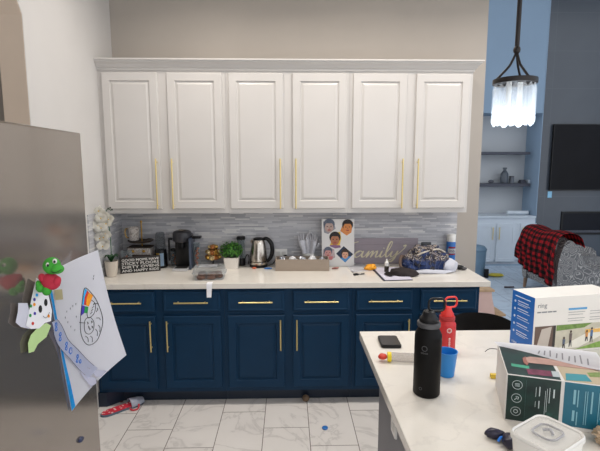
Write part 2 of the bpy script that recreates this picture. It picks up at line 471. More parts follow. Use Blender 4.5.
# ================================================================ kitchen run
U = .9144; X0 = -.0013
def pull(length, vertical, m=M_BRASS):
    bm = B(); r = .0055; h = length/2; so = .03
    ax = V((0, 0, 1)) if vertical else V((1, 0, 0))
    cyl(bm, ax*-h + V((0, -so, 0)), ax*h + V((0, -so, 0)), r, seg=10)
    for s in (-1, 1): cyl(bm, ax*(h-.025)*s + V((0, 0, 0)), ax*(h-.025)*s + V((0, -so, 0)), .0045, seg=8)
    return bm
DP = [(0, .004), (.004, 0), (.056, 0), (.060, .009), (.068, .009), (.082, .003)]
UP_B, UP_T = 1.376, 2.4315
yuf = W-.305
def wall_unit(i, lab):
    t = thing('wall_cabinet', lab, 'cabinet', (X0+(i-1)*U, W-.009, UP_B), group='white wall cabinets')
    d = .305-.009
    bm = B(); box(bm, -U/2+.0006, U/2-.0006, -d+.02, 0, 0, UP_T-UP_B-.001)
    mesh('carcass', bm, M_WHITE, t, False)
    bm = B(); H = UP_T-UP_B
    for x0, x1 in ((-U/2+.0006, -U/2+.045), (-.044, .044), (U/2-.045, U/2-.0006)): box(bm, x0, x1, -d, -d+.0195, 0, H-.001)
    for z0, z1 in ((0, .05), (H-.05, H-.001)):
        box(bm, -U/2+.045, -.044, -d, -d+.0195, z0, z1); box(bm, .044, U/2-.045, -d, -d+.0195, z0, z1)
    mesh('face_frame', bm, M_WHITE, t, False)
    for s in (-1, 1):
        x0, x1 = (-U/2+.024, -.034) if s < 0 else (.034, U/2-.024)
        dr = mesh('door', panel(B(), x0, x1, .036, H-.03, -d-.0005, -d-.020, DP), M_WHITE, t, False)
        h = mesh('handle', pull(.372, True), M_BRASS, dr); h.location = (s*.058, -d-.020, .045+.178)
wall_unit(0, 'left white wall cabinet, two raised panel doors, above the orchid and coffee machine')
wall_unit(1, 'middle white wall cabinet, two raised panel doors, above the plant and kettle')
wall_unit(2, 'right white wall cabinet, two raised panel doors, above the family sign and spray can')
# crown moulding along the top
def crown():
    prof = [(0, -.012), (-.010, -.012), (-.010, .002), (-.018, .007), (-.028, .024), (-.046, .038), (-.050, .042), (-.050, .050), (-.058, .052), (-.058, .062), (0, .062)]
    bm = B(); xa, xb = XL+.0004, X0+1.5*U-.0005
    a = []; 
    loops = []
    for dy, dz in prof:
        loops.append([(xa, yuf+dy, UP_T+dz), (xb-dy, yuf+dy, UP_T+dz), (xb-dy, W-.001, UP_T+dz)])
    vs = [[bm.verts.new(p) for p in l] for l in loops]
    for i in range(len(vs)):
        p, q = vs[i], vs[(i+1) % len(vs)]
        for k in range(2): bm.faces.new((p[k], p[k+1], q[k+1], q[k]))
    return bm
o = struct('trim_2', crown(), M_WHITE)
struct('trim_3', box(B(), X0-1.5*U+.002, X0+1.5*U-.002, yuf+.003, W-.001, UP_T+.0505, UP_T+.06), M_WHITE)

ybf = W-.61; ydf = ybf-.02
CT0, CT1 = .877, .916
def zat(v): return at(288, v, 'y', ydf).z
D_T, D_B, R_T, R_B, FB = zat(291.0), zat(311.3), zat(315.2), zat(387.2), .105
DR = [(0, .006), (.008, 0), (.016, 0), (.02, .002)]
def base_unit(i, lab):
    t = thing('base_cabinet', lab, 'cabinet', (X0+(i-1)*U, W-.009, 0), group='navy base cabinets')
    d = .61-.009
    x0, x1 = -U/2+.0006, U/2-.0006
    mesh('carcass', box(B(), x0, x1, -d+.02, 0, FB, CT0-.0015), M_NAVY, t, False)
    bm = B()
    for a, b in ((x0, -U/2+.045), (-.036, .036), (U/2-.045, x1)): box(bm, a, b, -d, -d+.0195, FB, CT0-.0015)
    for z0, z1 in ((FB, R_B+.025), (R_T-.02, D_B+.02), (D_T-.02, CT0-.0015)):
        for a, b in ((-U/2+.045, -.036), (.036, U/2-.045)): box(bm, a, b, -d, -d+.0195, z0, z1)
    mesh('face_frame', bm, M_NAVY, t, False)
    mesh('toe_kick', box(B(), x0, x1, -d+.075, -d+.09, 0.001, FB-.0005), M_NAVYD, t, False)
    for s in (-1, 1):
        a, b = (-U/2+.024, -.030) if s < 0 else (.030, U/2-.024)
        dr = mesh('door', panel(B(), a, b, R_B, R_T, -d-.0005, -d-.02, DP), M_NAVY, t, False)
        h = mesh('handle', pull(.224, True), M_BRASS, dr); h.location = (s*.058, -d-.02, R_T-.139)
        w = mesh('drawer', panel(B(), a, b, D_B, D_T, -d-.0005, -d-.02, DR), M_NAVY, t, False)
        h = mesh('handle', pull(.238, False), M_BRASS, w); h.location = ((a+b)/2, -d-.02, (D_T+D_B)/2)
base_unit(0, 'left navy base cabinet, two drawers over two doors, partly behind the drawing')
base_unit(1, 'middle navy base cabinet, two drawers over two doors, below the plant and kettle')
base_unit(2, 'right navy base cabinet, two drawers over two doors, partly behind the island')
struct('trim_5', box(B(), XL+.0004, X0-1.5*U, yuf+.001, yuf+.02, UP_B, UP_T-.013), M_WHITE)
# filler panel running to the floor beside the left cabinet
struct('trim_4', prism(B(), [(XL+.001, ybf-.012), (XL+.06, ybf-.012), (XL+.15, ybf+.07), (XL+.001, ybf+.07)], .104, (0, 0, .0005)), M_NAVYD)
whole('countertop', box(B(), XL+.001, 1.4365, 3.082, W-.0085, CT0, CT1, .003), M_QUARTZ, 'long white quartz countertop over the navy base cabinets', 'countertop', (0, 0, 0), smooth=False)

def outlet(name, c, w, h, m, lab, dark=False):
    t = thing(name, lab, 'outlet', c)
    pm = M_BLACKM if dark else M_PLAST_W
    bm = B(); loft(bm, [[(x, y, z) for x, z in rrect(w*k, h*k, .006)] for k, y in ((1, -.0003), (1, -.004), (.94, -.006))]); mesh('cover_plate', bm, m, t)
    bm = B()
    for s in (-1, 1): loft(bm, [[(x+s*w*.22, y, z) for x, z in rrect(w*.3, h*.62, .004)] for y in (-.0062, -.0085)])
    mesh('socket', bm, mat('grey_socket', (70, 70, 74), .5) if dark else mat('socket_white', (210, 208, 204), .4), t)
    return t
p = at(281, 255.5, 'y', W-.008)
outlet('wall_outlet', (p.x, W-.008, p.z), .105, .115, M_PLAST_W, 'white double wall outlet on the backsplash right of the kettle')
p = at(426, 245.5, 'y', W-.008)
outlet('wall_outlet', (p.x, W-.008, p.z), .085, .06, mat('dark_cover', (72, 74, 78), .4), 'dark grey wall outlet on the backsplash right of the family sign', True)

# ================================================================ countertop things
Z = CT1+.0006
# --- orchid
def orchid():
    t = thing('potted_orchid', 'white orchid in a beige ceramic pot at the left end of the counter', 'plant', (-1.316, 3.31, Z))
    mesh('pot', lathe(B(), [(.030, 0), (.035, .004), (.043, .05), (.047, .10), (.049, .118), (.044, .118), (.041, .10), (.0, .095)]), mat('beige_ceramic', (206, 196, 182), .35, var=.04), t)
    mesh('soil', lathe(B(), [(.040, .097), (.039, .104), (0, .108)], cap=False), mat('moss', (70, 72, 50), .9, var=.3, scale=60), t)
    lm = mat('orchid_leaf', (44, 96, 52), .4, var=.15)
    for k, (a, L) in enumerate(((-.3, .06), (.7, .06), (2.2, .04), (3.6, .045), (-1.3, .06), (-2.2, .05))):
        def fn(u, v, a=a, L=L):
            w = .022*math.sin(PI*min(1, u*.9+.1))*(v-.5)*2; r = L*u
            return V((r*math.cos(a)-w*math.sin(a), r*math.sin(a)+w*math.cos(a), .108+.05*math.sin(u*2.3)-abs(v-.5)*-.01))
        mesh('leaf', sheet(B(), fn, 8, 4, .002), lm, t)
    sp_ = spline([(0, 0, .1), (.004, 0, .22), (.008, -.02, .36), (.0, -.05, .46), (.03, -.085, .515), (.055, -.09, .50)], 8)
    st = mesh('stem', tube(B(), sp_, .0028, 6), lm, t)
    bm = B()
    for q in ((.036, -.088, .515), (.05, -.09, .522), (.062, -.09, .508)): ball(bm, q, (.007, .007, .008), 1)
    mesh('bud', bm, mat('dark_bud', (54, 60, 44), .5), t)
    pet = mat('orchid_petal', (250, 248, 240), .6, var=.02); yel = mat('orchid_throat', (226, 190, 84), .6)
    spots = [(-.02, -.10, .50), (.03, -.12, .47), (-.025, -.115, .435), (.028, -.11, .41), (-.018, -.12, .37), (.03, -.12, .345), (-.016, -.125, .31), (.022, -.12, .285), (.048, -.10, .44), (-.028, -.125, .40), (.004, -.135, .255), (.018, -.13, .315), (-.004, -.13, .385), (.0, -.13, .455)]
    for k, c in enumerate(spots):
        rot = Matrix.Translation(c) @ Matrix.Rotation(random.uniform(-.5, .5), 4, 'Z') @ Matrix.Rotation(random.uniform(-.3, .3), 4, 'X') @ Matrix.Rotation(random.uniform(-.4, .4), 4, 'Y')
        bm = B(); S = .043 if k else .038
        for a, w, L in ((PI/2, .5, 1), (PI/2+2.2, .5, .95), (PI/2-2.2, .5, .95), (0.05, .85, 1.05), (PI-.05, .85, 1.05)):
            def fn(u, v, a=a, w=w, L=L):
                r = S*L*u; q = S*w*math.sin(PI*(u*.85+.12))*(v-.5)*1.5
                return rot @ V((r*math.cos(a)-q*math.sin(a), -.004-.012*math.sin(u*2)+.006*u*u, r*math.sin(a)+q*math.cos(a)))
            sheet(bm, fn, 5, 4)
        bmesh.ops.solidify(bm, geom=list(bm.faces), thickness=.0012)
        f = mesh('flower', bm, pet, t)
        mesh('throat', ball(B(), rot @ V((0, -.016, -.003)), (.005, .007, .005), 1), yel, f)
orchid()

# --- block sign
def sign():
    a, b = V((-1.283, 3.385, Z)), V((-1.006, 3.487, Z))
    d = (b-a); L = d.length; rz = math.atan2(d.y, d.x)
    t = thing('block_sign', 'black block sign with bold white lettering about sticky floors, left on the counter', 'sign', (a+b)/2, rz)
    H = .124; T = .018
    mesh('board', box(B(), -L/2, L/2, 0, T, 0, H, .002), M_BLACKM, t, False)
    bm = B(); e = .006
    for q in ((-L/2, L/2, H-e, H), (-L/2, L/2, 0, e)): box(bm, q[0], q[1], -.003, -.0002, q[2], q[3])
    for q in ((-L/2, -L/2+e), (L/2-e, L/2)): box(bm, q[0], q[1], -.003, -.0002, e, H-e)
    mesh('frame', bm, mat('weathered_dark', (48, 42, 38), .7, var=.2), t, False)
    m = mat('sign_lettering', (236, 234, 230), .6, var=.02)
    for k, s in enumerate(('GOOD MOMS HAVE', 'STICKY FLOORS', 'DIRTY OVENS', 'AND HAPPY KIDS')):
        bm = B()
        for dx, dz in ((0, 0), (.0009, .0007), (.0018, 0), (.0009, -.0007)): text(bm, s, (-L/2+.012+dx, -.0003, H-.032-k*.0275+dz), (1, 0, 0), (0, 0, 1), (.026, .029, .029, .026)[k], .001, L-.026)
        # lettering sits on the face
        mesh('lettering', bm, m, t, False)
sign()

# --- clear jar with orange sticks
def clear_jar(loc, r, h, lab, things, lid=None):
    t = thing('glass_jar', lab, 'jar', loc)
    mesh('glass_body', lathe(B(), [(r*.92, 0), (r, .004), (r, h*.9), (r*.96, h), (r*.9, h), (r*.93, h*.9), (r*.93, .008), (0, .006)], 20), M_GLASS, t)
    for nm, bm, m in things: mesh(nm, bm, m, t)
    if lid: mesh('lid', lathe(B(), [(r*.98, h+.0005), (r*1.02, h+.002), (r*1.02, h+.016), (r*.9, h+.02), (0, h+.02)], 20), lid, t)
bm = B()
for k in range(5): cyl(bm, (random.uniform(-.015, .015), random.uniform(-.012, .012), .009), (random.uniform(-.02, .02), random.uniform(-.02, .02), random.uniform(.09, .125)), .006, seg=7)
clear_jar((-1.272, 3.5, Z), .043, .155, 'clear glass jar of orange brown sticks behind the orchid pot', [('stick', bm, mat('orange_stick', (186, 96, 48), .6))])

# --- tiered tray with mug
def tiered():
    x, y = -1.195, 3.622
    t = thing('tiered_tray', 'two tier tray with gold pole and gold knobs behind the block sign', 'tray', (x, y, Z))
    mesh('lower_box', box(B(), -.088, .088, -.06, .06, 0, .165, .004), M_MARBMUG, t, False)
    bm = B(); box(bm, -.092, .092, -.064, .064, .1655, .172); box(bm, -.092, .092, -.064, -.0605, .10, .113)
    mesh('dark_rim', bm, M_DARKWOOD, t, False)
    for s in (-1, 1):
        bm = B(); ball(bm, (s*.042, -.072, .142), .0125, 2); cyl(bm, (s*.042, -.0605, .142), (s*.042, -.066, .142), .006)
        mesh('knob', bm, M_GOLD, t)
    mesh('upper_plate', lathe(B(), [(.03, .205), (.085, .207), (.098, .216), (.1, .222), (.096, .222), (.08, .212), (0, .211)], 28), mat('dark_walnut', (58, 44, 34), .4, var=.15), t)
    bm = B(); cyl(bm, (.01, 0, .1725), (.01, 0, .36), .005); ball(bm, (.01, 0, .37), (.009, .009, .013), 2); cyl(bm, (.01, 0, .195), (.01, 0, .2045), .012)
    mesh('pole', bm, M_GOLD, t)
    m = thing('mug', 'grey marbled mug with gold handle on the upper tier of the tray', 'mug', (x-.045, y-.02, Z+.2225))
    mesh('cup', lathe(B(), [(.033, 0), (.036, .003), (.040, .05), (.045, .108), (.042, .108), (.037, .05), (.03, .008), (0, .007)], 24), M_MARBMUG, m)
    mesh('handle', tube(B(), spline([(-.041, 0, .09), (-.062, 0, .092), (-.07, 0, .06), (-.058, 0, .025), (-.036, 0, .022)], 6), .0042, 8), M_GOLD, m)
tiered()

# --- personal blender
def blender_():
    t = thing('blender', 'small black blender with clear cup and yellow and blue label, left of the coffee machine', 'blender', (-1.035, 3.61, Z))
    mesh('motor_base', lathe(B(), [(.048, 0), (.05, .004), (.05, .1), (.046, .14), (.042, .148), (0, .148)], 28), M_BLACK, t)
    mesh('clear_cup', lathe(B(), [(.036, .149), (.037, .16), (.036, .27), (.03, .285), (0, .288)], 24), glass('smoky_cup', (170, 176, 182), .35), t)
    for nm, a0, a1, m in (('yellow_label', -2.05, -1.5, mat('yellow_print', (226, 184, 84), .5)), ('blue_label', -1.48, -.85, mat('pale_blue_print', (188, 216, 240), .4))):
        def fn(u, v, a0=a0, a1=a1):
            a = a0+(a1-a0)*u; return V((.0508*math.cos(a), .0508*math.sin(a), .018+.105*v))
        mesh(nm, sheet(B(), fn, 8, 2, .0006), m, t)
blender_()

# --- coffee machine
def coffee():
    t = thing('coffee_machine', 'black capsule coffee machine with rounded head and silver drip tray', 'coffee machine', (-.845, 3.50, Z))
    dk = mat('graphite_plastic', (44, 44, 50), .35, var=.1)
    mesh('body', box(B(), -.066, .0595, .075, .19, 0, .27, .012), M_BLACK, t)
    bm = B(); box(bm, .060, .074, .0, .17, 0, .25, .005)
    mesh('side_column', bm, mat('slate_blue_plastic', (64, 74, 92), .35), t)
    mesh('head', lathe(B(), [(.05, .215), (.07, .22), (.075, .235), (.075, .282), (.068, .297), (.05, .305), (0, .307)], 32, Matrix.Translation((-.004, .075, 0))), dk, t)
    bm = B(); lathe(bm, [(.028, .3075), (.03, .311), (.026, .316), (0, .317)], 20, Matrix.Translation((0, .06, 0)))
    mesh('button_ring', bm, M_STEEL, t)
    bm = B(); cyl(bm, (0, .045, .175), (0, .045, .2145), .02); cyl(bm, (0, .045, .165), (0, .045, .175), .011)
    mesh('spout', bm, M_BLACK, t)
    bm = B(); box(bm, -.062, .056, -.05, .07, .001, .018, .003)
    mesh('drip_tray', bm, mat('silver_tray', (200, 200, 202), .35, .3), t, False)
    mesh('drip_grate', box(B(), -.05, .045, -.025, .065, .0185, .021), M_BLACKM, t, False)
    bm = B(); box(bm, -.115, -.081, .06, .09, .23, .245, .004)
    box(bm, -.118, -.105, .063, .087, .06, .231, .004)
    mesh('lever', bm, M_BLACK, t)
    bm = B(); box(bm, .0745, .145, .055, .115, .240, .258, .006)
    mesh('side_arm', bm, M_BLACK, t)
coffee()
# small dark jar left of machine
bm = B()
for k in range(5): ball(bm, (random.uniform(-.012, .012), random.uniform(-.012, .012), .018+.017*k), .0095, 1)
clear_jar((-.945, 3.67, Z), .026, .12, 'slim dark lidded jar of orange beads left of the coffee machine', [('bead', bm, mat('orange_bead', (206, 110, 44), .4))], M_BLACK)
bm = B()
for k in range(8): ball(bm, (random.uniform(-.010, .010), random.uniform(-.010, .010), .02+.019*k), .012, 1)
clear_jar((-.742, 3.60, Z), .027, .20, 'tall clear jar of red and orange capsules right of the coffee machine', [('capsule', bm, mat('red_orange_capsule', (236, 100, 24), .4, var=.5, scale=22))])

# --- capsule rack
def rack():
    t = thing('capsule_rack', 'round rack of gold coffee capsules between the coffee machine and potted plant', 'rack', (-.618, 3.64, Z))
    bm = B(); lathe(bm, [(.06, 0), (.062, .004), (.058, .012), (.012, .016), (.006, .03), (.006, .17), (0, .17)], 24)
    mesh('stand', bm, M_BLACK, t)
    gm = [mat('capsule_gold', (202, 160, 78), .25, .7, var=.1), mat('capsule_pale_gold', (222, 200, 150), .25, .6), mat('capsule_copper', (176, 112, 60), .3, .6)]
    k = 0
    for z, r, n in ((.075, .062, 8), (.118, .056, 8), (.158, .026, 4)):
        for i in range(n):
            a = 2*PI*i/n + z*20
            bm = B(); lathe(bm, [(.021, 0), (.021, .003), (.017, .005), (.012, .022), (0, .024)], 12, Matrix.Translation((r*math.cos(a)*.7, r*math.sin(a)*.7, z)) @ zto((math.cos(a), math.sin(a), .1)))
            mesh('capsule', bm, gm[k % 3], t); k += 1
rack()

# --- cookie container
def cookies():
    x, y = -.578, 3.235
    t = thing('cookie_container', 'clear plastic clamshell tub of brown cookies at the counter front', 'container', (x, y, Z), .08)
    cl = glass('clamshell_plastic', (235, 238, 240), .14, .1)
    L = [[(px*k, py*k, z) for px, py in rrect(.235, .16, .03)] for k, z in ((.86, 0), (.9, .002), (1, .045), (1.04, .046), (1.04, .049), (.985, .05))]
    bm = B(); loft(bm, L, cap=False); bm.faces.new([bm.verts.new(p) for p in L[0]][::-1]); mesh('tray', bm, cl, t)
    L = [[(px*k, py*k, z) for px, py in rrect(.235, .16, .03)] for k, z in ((1.04, .0505), (1.0, .052), (.93, .088), (.88, .092))]
    mesh('lid', loft(B(), L), cl, t)
    bm = B()
    def fn(u, v): return V((-.075+.13*u, -.045+.09*v, .0935+.0008*math.sin(9*u)))
    mesh('label_sticker', sheet(bm, fn, 6, 4, .0006), mat('sticker_grey', (200, 202, 206), .5, var=.25, scale=30), t)
    k = 0
    for cx, cy, z in ((-.058, -.028, .004), (.015, -.030, .004), (.062, .018, .004), (-.012, .036, .004), (-.064, .034, .004), (.018, -.018, .0275), (-.050, -.012, .0275), (.058, .006, .0275)):
        bm = B(); lathe(bm, [(.03, 0), (.033, .006), (.030, .016), (.018, .022), (0, .023)], 16, Matrix.Translation((x+cx, y+cy, Z+z)) @ Matrix.Rotation(random.uniform(-.02, .02), 4, 'X'))
        c = mesh('cookie', bm, mat('cookie_brown', (112, 68, 46), .85, var=.3, scale=60, bump=.5), None)
        tag(c, 'round brown cookie inside the clear tub on the counter', 'cookie', 'cookies in the clear tub')
    path = spline([(3.118, .0022, 0), (3.10, .0022, 0), (3.086, .0020, 0), (3.0785, -.004, 0), (3.0765, -.03, 0), (3.075, -.06, 0), (3.072, -.098, 0)], 5)
    def fn(u, v):
        q = path[min(len(path)-1, int(round(u*(len(path)-1))))]
        w = .04*(v-.5)*(1-.45*max(0, u-.55))
        return V((-.552+w-.006*u, q.x, Z+q.y))
    whole('paper_tag', sheet(B(), fn, 30, 4), M_PAPER, 'white paper tag hanging over the counter edge below the cookie tub', 'paper', (0, 0, 0))
cookies()

# --- potted plant
def plant():
    t = thing('potted_plant', 'bushy green plant in a square white pot left of the kettle', 'plant', (-.458, 3.568, Z))
    mesh('pot', loft(B(), [[(px*k, py*k, z) for px, py in rrect(.118, .118, .008)] for k, z in ((.86, 0), (1, .086), (1.0, .09), (.92, .09), (.9, .075))]), mat('white_ceramic_pot', (218, 212, 204), .4), t)
    bm = B()
    for k in range(900):
        d = V((random.gauss(0, 1), random.gauss(0, 1), random.gauss(0, 1))).normalized(); r = random.uniform(.55, 1)
        if d.z < -.6: continue
        c = V((d.x*.098*r, d.y*.060*r, .138+d.z*.082*r)); s = random.uniform(.008, .014)
        a = V((random.gauss(0, 1), random.gauss(0, 1), random.gauss(0, 1))).normalized(); b = d.cross(a).normalized()
        a = b.cross(d+.6*a).normalized()
        vs = [bm.verts.new(c + q) for q in (-a*s, b*s*.5, a*s, -b*s*.5)]; bm.faces.new(vs)
    mesh('foliage', bm, M_LEAF, t, False)
    ball_ = B(); ball(ball_, (0, 0, .135), (.07, .045, .058), 2); mesh('inner_foliage', ball_, mat('deep_green', (24, 56, 22), .8), t)
plant()

# --- french press behind the plant
def press():
    t = thing('coffee_press', 'clear glass coffee press with black lid and base between plant and kettle', 'coffee press', (-.392, 3.664, Z))
    mesh('base', lathe(B(), [(.036, 0), (.037, .004), (.035, .06), (0, .06)], 20), M_BLACK, t)
    mesh('glass_body', lathe(B(), [(.032, .0605), (.033, .07), (.033, .215), (.030, .215), (.030, .07), (0, .065)], 20), M_GLASS, t)
    mesh('lid', lathe(B(), [(.036, .216), (.037, .22), (.036, .236), (.03, .242), (0, .243)], 20), M_BLACK, t)
    mesh('handle', tube(B(), spline([(.034, -.003, .055), (.044, -.008, .085), (.062, -.014, .085), (.066, -.016, .05), (.06, -.012, .012)], 6), .004, 8), M_BLACK, t)
press()

# --- kettle
def kettle():
    t = thing('electric_kettle', 'brushed steel electric kettle with big black handle on its base', 'kettle', (-.244, 3.612, Z))
    mesh('power_base', lathe(B(), [(.07, 0), (.073, .004), (.072, .016), (.06, .02), (0, .02)], 28), M_BLACK, t)
    mesh('body', lathe(B(), [(.066, .0205), (.07, .026), (.070, .05), (.066, .12), (.056, .19), (.049, .215), (.046, .222), (0, .224)], 36), M_STEEL, t)
    mesh('band', lathe(B(), [(.0705, .045), (.0712, .046), (.0712, .05), (.0705, .051)], 36, cap=False), M_BLACK, t)
    mesh('lid', lathe(B(), [(.043, .2245), (.043, .232), (.034, .238), (0, .239)], 24), M_BLACK, t)
    bm = B(); loft(bm, [[(-.048, -.016, .185), (-.048, .016, .185), (-.043, .013, .222), (-.043, -.013, .222)], [(-.066, -.008, .206), (-.066, .008, .206), (-.058, .008, .222), (-.058, -.008, .222)]])
    mesh('spout', bm, M_STEEL, t)
    pts = spline([(.040, 0, .228), (.07, 0, .228), (.103, 0, .19), (.112, 0, .13), (.098, 0, .075), (.068, 0, .04)], 7)
    mesh('handle', tube(B(), pts, [.012+.006*math.sin(PI*i/(len(pts)-1)) for i in range(len(pts))], 10), M_BLACK, t)
    # cord and plug
    pl = at(285.5, 256.3, 'y', 3.66)
    c = thing('power_cord', 'black kettle cord looping up to its plug by the white outlet', 'cord', (-.155, 3.64, Z))
    bm = B(); tube(bm, spline([(-.165, 3.615, Z+.008), (-.13, 3.61, Z+.02), (-.09, 3.61, Z+.075), tuple(pl+V((-.035, -.01, -.012)))], 8), .004, 8)
    wpart('cable', bm, M_BLACK, c)
    bm = B(); cyl(bm, pl+V((-.036, -.01, -.012)), pl, .009, .015); cyl(bm, pl, pl+V((.014, .002, .004)), .013, .009)
    wpart('plug', bm, M_BLACK, c)
kettle()
whole('candy', ball(B(), (0, 0, .007), (.018, .009, .007), 2, .4, 8, 3), mat('orange_wrap', (196, 96, 60), .5), 'tiny orange wrapped candy at the left foot of the kettle', 'candy', (-.275, 3.522, Z))
bm = B(); ball(bm, (0, 0, .006), (.032, .014, .006), 2, .5, 9, 5)
whole('packet', bm, mat('blue_wrap', (52, 116, 190), .45), 'small bright blue packet lying right of the kettle foot', 'packet', (-.165, 3.515, Z), .1)

# --- taupe tray and contents
def taupe():
    x0, x1, y0, y1 = -.102, .318, 3.435, 3.572; h = .092
    t = thing('wooden_tray', 'long shallow taupe wooden box in front of the silver hands', 'tray', ((x0+x1)/2, (y0+y1)/2, Z), -.02)
    w, d = (x1-x0)/2, (y1-y0)/2
    mesh('base', box(B(), -w, w, -d, d, 0, .008), M_TRAYWOOD, t, False)
    for nm, q in (('front_board', (-w, w, -d, -d+.009)), ('back_board', (-w, w, d-.009, d)), ('end_board', (-w, -w+.009, -d+.0095, d-.0095)), ('end_board', (w-.009, w, -d+.0095, d-.0095))):
        mesh(nm, box(B(), q[0], q[1], q[2], q[3], .0085, h, .001), M_TRAYWOOD, t, False)
    wm = mat('crinkled_white_film', (214, 214, 216), .3, var=.1, scale=40); gm = mat('crinkled_grey_film', (164, 166, 172), .25, .4, var=.2, scale=40)
    for k, (x, y, r, m, lab) in enumerate(((-.05, 3.503, .028, gm, 'crumpled silver packet at the left end of the taupe box'), (.03, 3.503, .036, wm, 'crumpled white packet left of centre in the taupe box'), (.11, 3.503, .03, gm, 'crumpled silver packet in the middle of the taupe box'), (.19, 3.503, .036, wm, 'crumpled white packet below the silver hands in the taupe box'), (.265, 3.503, .026, gm, 'crumpled silver packet at the right end of the taupe box'))):
        bm = B(); ball(bm, (0, 0, 0), (r, .036, .042+.1*r), 3, .4, 11, k*3.1)
        zm = min(v.co.z for v in bm.verts); bmesh.ops.translate(bm, vec=(0, 0, -zm), verts=bm.verts)
        whole('crumpled_packet', bm, m, lab, 'packet', (x, y, Z+.009), group='packets in the taupe box')
    h0 = V((.163, 3.648, Z))
    s = thing('hand_sculpture', 'silver hands sculpture with upright fingers on a white base, behind the taupe box', 'sculpture', h0)
    mesh('plinth', lathe(B(), [(.05, 0), (.052, .003), (.046, .05), (.05, .09), (.048, .1), (0, .1)], 24), M_PLAST_W, s)
    sm = mat('silver_cast', (196, 196, 202), .3, .25, var=.12, scale=60)
    for hx, rz, lean, sc in ((-.035, .2, -.14, 1.0), (.032, -.3, .10, .95), (0, .9, .0, 1.05)):
        T = Matrix.Translation((hx, 0 if hx else .014, .1005)) @ Matrix.Rotation(lean, 4, 'Y') @ Matrix.Rotation(rz, 4, 'Z') @ Matrix.Scale(sc, 4)
        bm = B()
        loft(bm, [[T @ V((px*k, py*k2, z)) for px, py in ell(0, 0, .03, .014, 12)] for k, k2, z in ((.75, 1.3, 0), (.72, 1.2, .03), (1, 1.1, .06), (1.12, 1, .09), (1.05, .9, .11))])
        for fx, L, bend in ((-.026, .055, -.1), (-.009, .068, -.02), (.009, .064, .04), (.025, .048, .12)):
            tube(bm, [T @ V(q) for q in spline([(fx, 0, .1), (fx+bend*L*.5, -.006, .1+L*.5), (fx+bend*L, -.016, .1+L)], 4)], [.0078, .0078, .0076, .0075, .0074, .007, .0066, .006, .004], 8)
        tube(bm, [T @ V(q) for q in spline([(.026, 0, .05), (.044, -.006, .07), (.05, -.012, .098)], 4)], [.009, .009, .0088, .0085, .008, .0078, .0074, .007, .005], 8)
        mesh('hand', bm, sm, s)
taupe()

